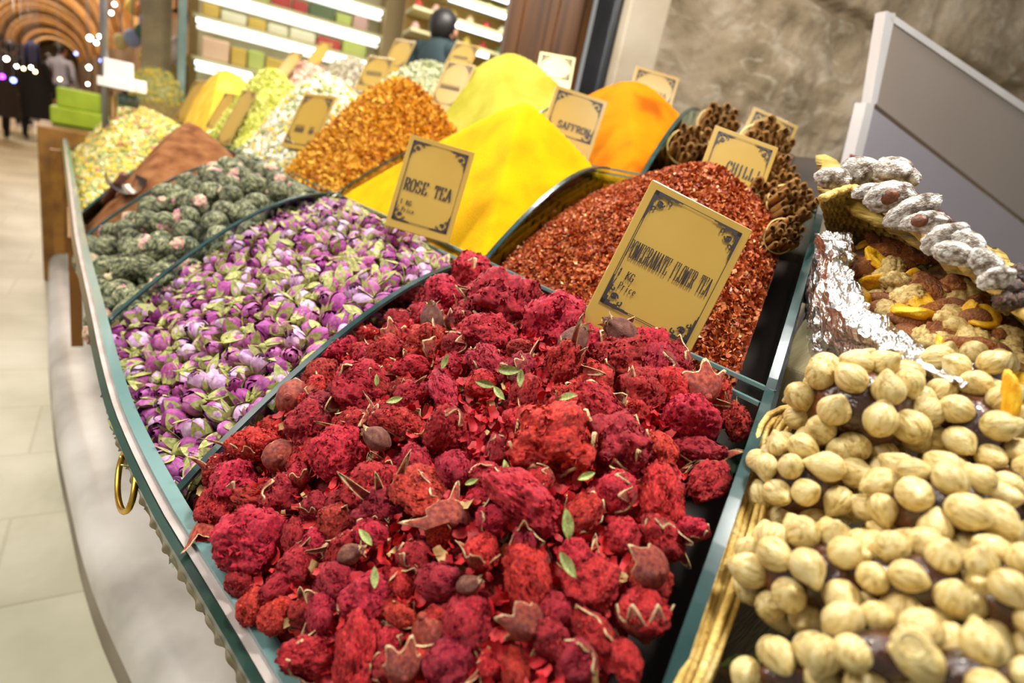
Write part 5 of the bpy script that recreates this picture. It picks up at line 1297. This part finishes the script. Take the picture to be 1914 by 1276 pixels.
# the vendor inside the lit shop
c = at_d(818, 52, 4.5); hh = 1.80; 
vd = person(c.x, c.y, math.radians(110), 1.95, 'man with black hair in a dark teal jacket inside the lit shop', '#1f3034', '#161a1e', None, .05, -.25, lean=-.1, hunch=.10)
zf = c.z+.03-1.66*1.95/1.75; vd.location.z = zf
if zf > .03:
    mb = MB(); mb.box((c.x, c.y, zf/2), (1.0, 1.0, zf-.004)); tag(mb.build('shop_platform', mat('platform_wood', ['#5a3a1c', '#7a522c'], 4, .6)), 'low wooden platform under the man inside the lit shop', 'platform')

# ================================================================== STONE WALL, JAMB, DOOR
WP = Vector((2.05, 1.9, 0)); WD = Vector((math.cos(math.radians(-15)), math.sin(math.radians(-15)), 0)); WN = Vector((WD.y, -WD.x, 0)); WN = WN if WN.y < 0 else -WN
def wall_uv(px, py): p = on_pl(px, py, WP, WN); return (p-WP).dot(WD), p.z
Mstone = mat('stone', ['#7c6c52', '#9c8a70', '#b29f86', '#c4b6a2'], 3.2, .8, .9, 14, dist=.03, contrast=.2, detail=8)
nt = Mstone.node_tree; N = nt.nodes; L = nt.links; b = N['Principled BSDF']; src = b.inputs['Base Color'].links[0].from_socket
n_ = N.new('ShaderNodeTexNoise'); n_.inputs['Scale'].default_value = 5.5; n_.inputs['Detail'].default_value = 6; n_.inputs['Distortion'].default_value = 1.6
mpp = N.new('ShaderNodeMapping'); mpp.inputs['Rotation'].default_value = (0, .35, 0); mpp.inputs['Scale'].default_value = (1, 1, 2.2); tcc = N.new('ShaderNodeTexCoord'); L.new(tcc.outputs['Object'], mpp.inputs[0]); L.new(mpp.outputs[0], n_.inputs['Vector'])
rr_ = N.new('ShaderNodeValToRGB'); e_ = rr_.color_ramp.elements; e_[0].position = .54; e_[0].color = (0, 0, 0, 1); e_[1].position = .64; e_[1].color = (.55, .55, .55, 1); L.new(n_.outputs['Fac'], rr_.inputs[0])
mx = N.new('ShaderNodeMix'); mx.data_type = 'RGBA'; mx.inputs[7].default_value = (*lin('#c4b8a4'), 1); L.new(rr_.outputs[0], mx.inputs[0]); L.new(src, mx.inputs[6]); L.new(mx.outputs[2], b.inputs['Base Color'])
u0, _ = wall_uv(1196, 90); u1 = u0+4.5
jz = (wall_uv(1530, 0)[1]+wall_uv(1640, 50)[1])/2; ju = wall_uv(1765, 30)[0]
def wf(u, v):
    U = u0+(u1-u0)*u; Z = .0+4.2*v
    d = .05*fbm(Vector((U*2.2, Z*2.2, 1)), 4)+.022*abs(noise.noise(Vector((U*6+Z*2, Z*9, 5))))
    g = 0
    for zz in (jz, jz-1.25, jz+.9): g = max(g, 1-abs(Z-zz+.02*noise.noise(Vector((U*4, 0, 3))))/.035)
    for (uu, za, zb) in ((ju, jz, jz+.9), (ju+.25, jz-1.25, jz), (u0+1.0, jz+.9, 5), (u0+.9, 0, jz-1.25)):
        if za < Z < zb: g = max(g, 1-abs(U-uu+.02*noise.noise(Vector((Z*4, 1, 3))))/.035)
    ed = max(0, 1-(U-u0)/.05)
    d -= .06*max(0, g)+.05*ed*ed
    return WP+WD*U+Vector((0, 0, Z))+WN*d
mb = MB(); mb.grid(wf, 330, 330); o = mb.build('wall_back', Mstone, None, True); m = o.modifiers.new('t', 'SOLIDIFY'); m.thickness = .3; m.offset = -1; tag(o, kind='structure')
Mjamb = mat('pale_stone', ['#9c8c74', '#b0a088', '#bcae98'], 3, .5, .1, 20, dist=.01)
def wall_slab(ua, ub, z0, z1, th, name, m, kind='structure', off=0., bev=.01):
    mb = MB(); mb.box(((ua+ub)/2, 0, (z0+z1)/2), (abs(ub-ua), th, z1-z0)); o = mb.build(name, m); bevel(o, bev)
    o.matrix_world = Matrix(((WD.x, -WN.x, 0, WP.x+WN.x*off), (WD.y, -WN.y, 0, WP.y+WN.y*off), (0, 0, 1, 0), (0, 0, 0, 1)))
    if kind: tag(o, kind=kind)
    return o
ja = wall_uv(1132, 85)[0]; jb = wall_uv(1188, 85)[0]
wall_slab(ja, u0+.02, 0, 4.2, .22, 'trim_20', Mjamb, off=.02)
wall_slab(ja-.045, ja-.004, 0, 4.2, .16, 'trim_21', mat('black_frame', ['#14181c', '#252a30'], 5, .35), off=.0)
dl = wall_uv(958, 80)[0]
d_ = wall_slab(dl, ja-.05, 0, 4.2, .06, 'door_1', mat('brown_door', ['#3c2208', '#5a340c', '#6a4012'], 3, .45, .15, 12, stretch=(6, 1, .5), dist=.01), off=-.12)
for k2 in range(2):
    mb = MB(); ww = (ja-.05-dl); mb.box((dl+ww*(.3+.42*k2), -.035, 2.1), (ww*.30, .012, 3.6)); p_ = mb.build('door_panel', d_.data.materials[0], d_); bevel(p_, .005)

# ================================================================== BOARDS
BD = Vector((math.cos(math.radians(-9)), math.sin(math.radians(-9)), 0)); BN = Vector((BD.y, -BD.x, 0)); BN = BN if BN.y < 0 else -BN
BP0 = at_d(1750, 250, 1.62)
def bpoly(pts, th, name, m, root, off=0.0):
    mb = MB(); P3 = [on_pl(x, y, BP0+BN*off, BN) for x, y in pts]; n = len(P3)
    mb.v = [tuple(p+BN*th/2) for p in P3]+[tuple(p-BN*th/2) for p in P3]; mb.f = [tuple(range(n))[::-1], tuple(range(n, 2*n))]+[(i, (i+1) % n, n+(i+1) % n, n+i) for i in range(n)]; mb.m = [0]*len(mb.f)
    c_ = mb.build(name, m); c_.parent = root; c_.matrix_parent_inverse = Matrix.Translation(-root.location); return c_
Mbt = mat('board_taupe', ['#98897f', '#9d8f84'], 2, .45); Mbl = mat('board_lilac', ['#9f969e', '#a69ea6'], 2, .45); Mbe = mat('board_edge', ['#d2ccca', '#e4dfdd'], 4, .3); Mrd = mat('red_stripe', ['#96383c', '#a8474a'], 4, .5)
bd = empty('upper_board', BP0); tag(bd, 'large plain taupe board with white edges leaning in front of the stone wall, upper one', 'board')
bpoly([(1657, 36), (1960, 244), (1932, 428), (1627, 192)], .02, 'board_face', Mbt, bd)
bpoly([(1646, 24), (1664, 26), (1630, 192), (1618, 200)], .026, 'white_edge', Mbe, bd)
bpoly([(1650, 22), (1970, 236), (1966, 250), (1655, 40)], .026, 'top_edge', Mbe, bd)
bl = empty('lower_board', BP0); tag(bl, 'plain lilac grey board with a red stripe along its foot, lower one', 'board')
bpoly([(1620, 198), (1925, 432), (1890, 600), (1584, 330)], .02, 'board_face', Mbl, bl, .03)
bpoly([(1609, 192), (1624, 194), (1590, 340), (1578, 322)], .03, 'white_edge', Mbe, bl, .03)
bpoly([(1590, 288), (1640, 306), (1760, 395), (1905, 515), (1896, 548), (1755, 420), (1636, 330), (1584, 314)], .004, 'red_stripe', Mrd, bl, .045)
for (qx, qy) in ((1612, 318), (1872, 560)):
    pp = on_pl(qx, qy, BP0-BN*.02, BN); mb = MB(); mb.box((pp.x, pp.y, (pp.z+.1)/2), (.03, .03, pp.z+.1)); c_ = mb.build('support_post', Mpost); c_.parent = bl; c_.matrix_parent_inverse = Matrix.Translation(-bl.location)
bpoly([(1930, 300), (1950, 310), (1900, 620), (1880, 600)], .02, 'dark_post', Mpost, bl, .0)

# ================================================================== LIT SHOP
SD = Vector((math.cos(math.radians(-15)), math.sin(math.radians(-15)), 0)); SN = Vector((SD.y, -SD.x, 0)); SN = SN if SN.y < 0 else -SN
SP0 = at_d(550, 60, 5.4)
def suv(px, py, P=None): p = on_pl(px, py, P or SP0, SN); return (p-(P or SP0)).dot(SD), p.z
def slab(root, P, name, m, ua, ub, za, zb, th, off, bev=0):
    mb = MB(); mb.box(((ua+ub)/2, -off, (za+zb)/2), (ub-ua, th, zb-za)); c_ = mb.build(name, m)
    if bev: bevel(c_, bev, 3)
    c_.parent = root; return c_
def sroot(name, P, label, cat):
    o = empty(name); o.matrix_world = Matrix(((SD.x, -SN.x, 0, P.x), (SD.y, -SN.y, 0, P.y), (0, 0, 1, 0), (0, 0, 0, 1))); tag(o, label, cat); return o
MLED = emis('cool_strip', '#eafaff', 4); Mcream = mat('shelf_cream', ['#c9bd8c', '#ded3a6'], 3, .5); Mwall = mat('shop_wall', ['#b59a5c', '#cbb27a'], 2, .7)
s1 = sroot('lit_shelf_unit', SP0, 'wide brightly lit shelf unit at the back of the shop, left of the man', 'shelf')
ul, ur = suv(362, 60)[0], suv(712, 70)[0]
pas = [mat('sweet_%s' % n2, [a_, b2], 2, .6) for n2, a_, b2 in [('lime', '#a9b84a', '#c8d070'), ('peach', '#e0b088', '#eccba8'), ('cream', '#dcd4a8', '#efe8c8'), ('moss', '#4a5a38', '#6a7a50'), ('pink', '#c89a8c', '#dcb4a4'), ('red', '#a8302c', '#c04a40'), ('gold', '#c8a030', '#dcbc58')]]
zl = []
for (a_, b_2) in (((370, -45), (700, 0)), ((385, 14), (725, 62)), ((372, 62), (700, 108)), ((365, 128), (560, 155))):
    ua, za = suv(*a_); ub, zb = suv(*b_2); z = (za+zb)/2; zl.append(z)
    slab(s1, SP0, 'shelf_board', Mcream, ul, ur, z+.035, z+.06, .4, -.1)
    slab(s1, SP0, 'light_strip', MLED, ul+.03, ur-.03 if len(zl) < 4 else ul+.5, z-.012, z+.022, .03, .09)
    slab(s1, SP0, 'glowing_rail', emis('rail_glow', '#fffaf0', .9), ul+.03, ur-.03 if len(zl) < 4 else ul+.5, z-.06, z-.028, .02, .05)  # rail emits: reflected strip light is put in as a glow
slab(s1, SP0, 'back_panel', Mcream, ul, ur, .2, 3.2, .04, -.32)
slab(s1, SP0, 'side_panel', mat('shelf_side', ['#b8a070'], 2, .6), ur, ur+.30, .0, 3.4, .45, -.1)
rg = random.Random(9)
for i in range(len(zl)-1):
    zt = zl[i]+0; zbm = zl[i+1]+.06; U = ul+.06; n2 = 0
    while U < ur-.15:
        wd_ = rg.uniform(.14, .26); hgt = (zt-zbm)*rg.uniform(.45, .66); m = rg.choice(pas) if not (i == 1 and n2 == 5) else pas[5]
        mb = MB(); mb.box((0, 0, hgt/2), (wd_*.92, .2, hgt)); o = mb.build('sweet_tray', m); bevel(o, .02, 3)
        P = SP0+SD*(U+wd_/2)-SN*.05; o.matrix_world = Matrix(((SD.x, -SN.x, 0, P.x), (SD.y, -SN.y, 0, P.y), (0, 0, 1, zbm+.002), (0, 0, 0, 1)))
        tag(o, 'small pastel block of sweets on the lit shelf unit left of the man', 'sweets', 'pastel sweet blocks on the wide lit shelves'); U += wd_; n2 += 1
SP1 = at_d(860, 50, 5.0)
s2 = sroot('narrow_shelf_unit', SP1, 'narrow lit shelf unit behind the man, next to the brown door', 'shelf')
ul2, ur2 = suv(765, 50, SP1)[0], suv(1010, 60, SP1)[0]
zz2 = []
for (a_, b_2) in (((790, -40), (950, 5)), ((835, -2), (942, 40)), ((845, 44), (928, 80)), ((876, 95), (905, 112))):
    ua, za = suv(*a_, SP1); ub, zb = suv(*b_2, SP1); z = (za+zb)/2; zz2.append(z)
    slab(s2, SP1, 'shelf_board', Mcream, ul2, ur2, z+.035, z+.06, .35, -.1)
    slab(s2, SP1, 'light_strip', MLED, ua if ua > ul2 else ul2, ub, z-.012, z+.022, .03, .09)
slab(s2, SP1, 'back_panel', mat('amber_back', ['#a8843c', '#c8a860'], 3, .6), ul2, ur2, .2, 3.3, .04, -.3)
for i in range(3):
    for j in range(7):
        zb = zz2[i+1]+.06; hgt = (zz2[i]-zb)*.6; mb = MB(); mb.tube([(0, 0, 0), (0, 0, hgt*.7), (0, 0, hgt*.78), (0, 0, hgt)], [.035, .035, .02, .02], 10); o = mb.build('spice_jar', pas[rg.randrange(7)], None, True)
        P = SP1+SD*(ul2+.06+j*(ur2-ul2-.1)/7)-SN*.05; o.location = (P.x, P.y, zb+.002); tag(o, 'small coloured jar on the narrow lit shelves behind the man', 'jar', 'jars on the narrow lit shelves')
# shop shell: back wall, dark front post, side
Pw = SP0-SN*.55
o = slab(empty('wall_shop'), None, 'x', Mwall, 0, 1, 0, 1, 1, 0); bpy.data.objects.remove(o.parent); bpy.data.objects.remove(o)
def sslab(name, m, P, ua, ub, za, zb, th, kind='structure'):
    mb = MB(); mb.box(((ua+ub)/2, 0, (za+zb)/2), (ub-ua, th, zb-za)); o = mb.build(name, m); o.matrix_world = Matrix(((SD.x, -SN.x, 0, P.x), (SD.y, -SN.y, 0, P.y), (0, 0, 1, 0), (0, 0, 0, 1))); return tag(o, kind=kind)
sslab('wall_shop', Mwall, Pw, ul-.1, ur2+2.2, 0, 3.6, .1)
Pd = at_d(366, 60, 4.9); 
mb = MB(); mb.box((Pd.x, Pd.y, 1.8), (.11, .10, 3.6)); o = mb.build('trim_22', mat('dark_post', ['#2c1c10', '#4a3220'], 5, .4)); o.rotation_euler = (0, 0, -.3); tag(o, kind='structure')
mb = MB(); mb.box((Pd.x-.10, Pd.y+.03, 1.8), (.06, .06, 3.6)); o = mb.build('trim_23', mat('teal_post', ['#6f8880', '#8fa69c'], 5, .3)); tag(o, kind='structure')
mb = MB(); mb.box((Pd.x-.27, Pd.y+.2, 1.8), (.22, .06, 3.6)); o = mb.build('trim_24', mat('olive_pier', ['#6e5e40', '#8a7850'], 5, .6)); tag(o, kind='structure')
area('shop_lamp', (2.2, 3.6, 3.2), (2.2, 3.6, 0), .8, 90, (1, .96, .86))
# hanging goods of the next shop
HG = [((290, 12), 20, 'purple', 'dark purple cloth bundle hanging top left of the dark post'), ((272, 22), 16, 'orange', 'orange bundle hanging beside the purple one'), ((284, 46), 20, 'blue', 'blue cloth bag hanging below the purple bundle'),
      ((248, 72), 14, 'lilac', 'pale blue pack hanging above the price boxes'), ((226, 78), 12, 'sand', 'sand coloured pack hanging beside the grey post'), ((262, 58), 10, 'green', 'small green bundle hanging between blue and orange'),
      ((300, 88), 14, 'crimson', 'dark crimson bag hanging left of the dark post'), ((250, 12), 14, 'yellow', 'yellowish bundle at the top beside the lamp string')]
for (px, py), rp, cn, lab in HG:
    c = at_d(px, py, 6.0); r_ = rp*6/FPX; m = bpy.data.materials['goods_'+cn]; o = empty('hanging_bundle', c); tag(o, lab, 'bundle')
    v, f = ICO[3]; mb = MB(); mb.add([Vector((q.x*r_, q.y*r_*.6, q.z*r_*1.15))*(1+.15*fbm(q*1.5+Vector((px, 0, 0)), 2)) for q in v], f); mb.build('bundle_cloth', m, o, True)
    mb = MB(); mb.tube([Vector((0, 0, r_)), Vector((0, 0, r_+.35))], .008, 6); mb.build('cord', Mpost, o)
c = on_x(330, 84, .84); mb = MB(); mb.tube([c+Vector((-.10, 0, -.14)), c+Vector((.0, 0, 0)), c+Vector((.06, 0, .13))], [.10, .07, .01], 16); o = mb.build('paper_cone', mat('cone_paper', ['#a8968c', '#c0b0a4'], 4, .6), None, True); tag(o, 'greyish paper cone beside the dark post above the flower sack', 'cone')
x, y = at_d(283, 70, 6.6).x, at_d(283, 70, 6.6).y
person(x, y, math.radians(160), 1.8, 'person in dark navy standing among the hanging bundles left of the dark post', '#14182a', '#101218', None, .1, .1)
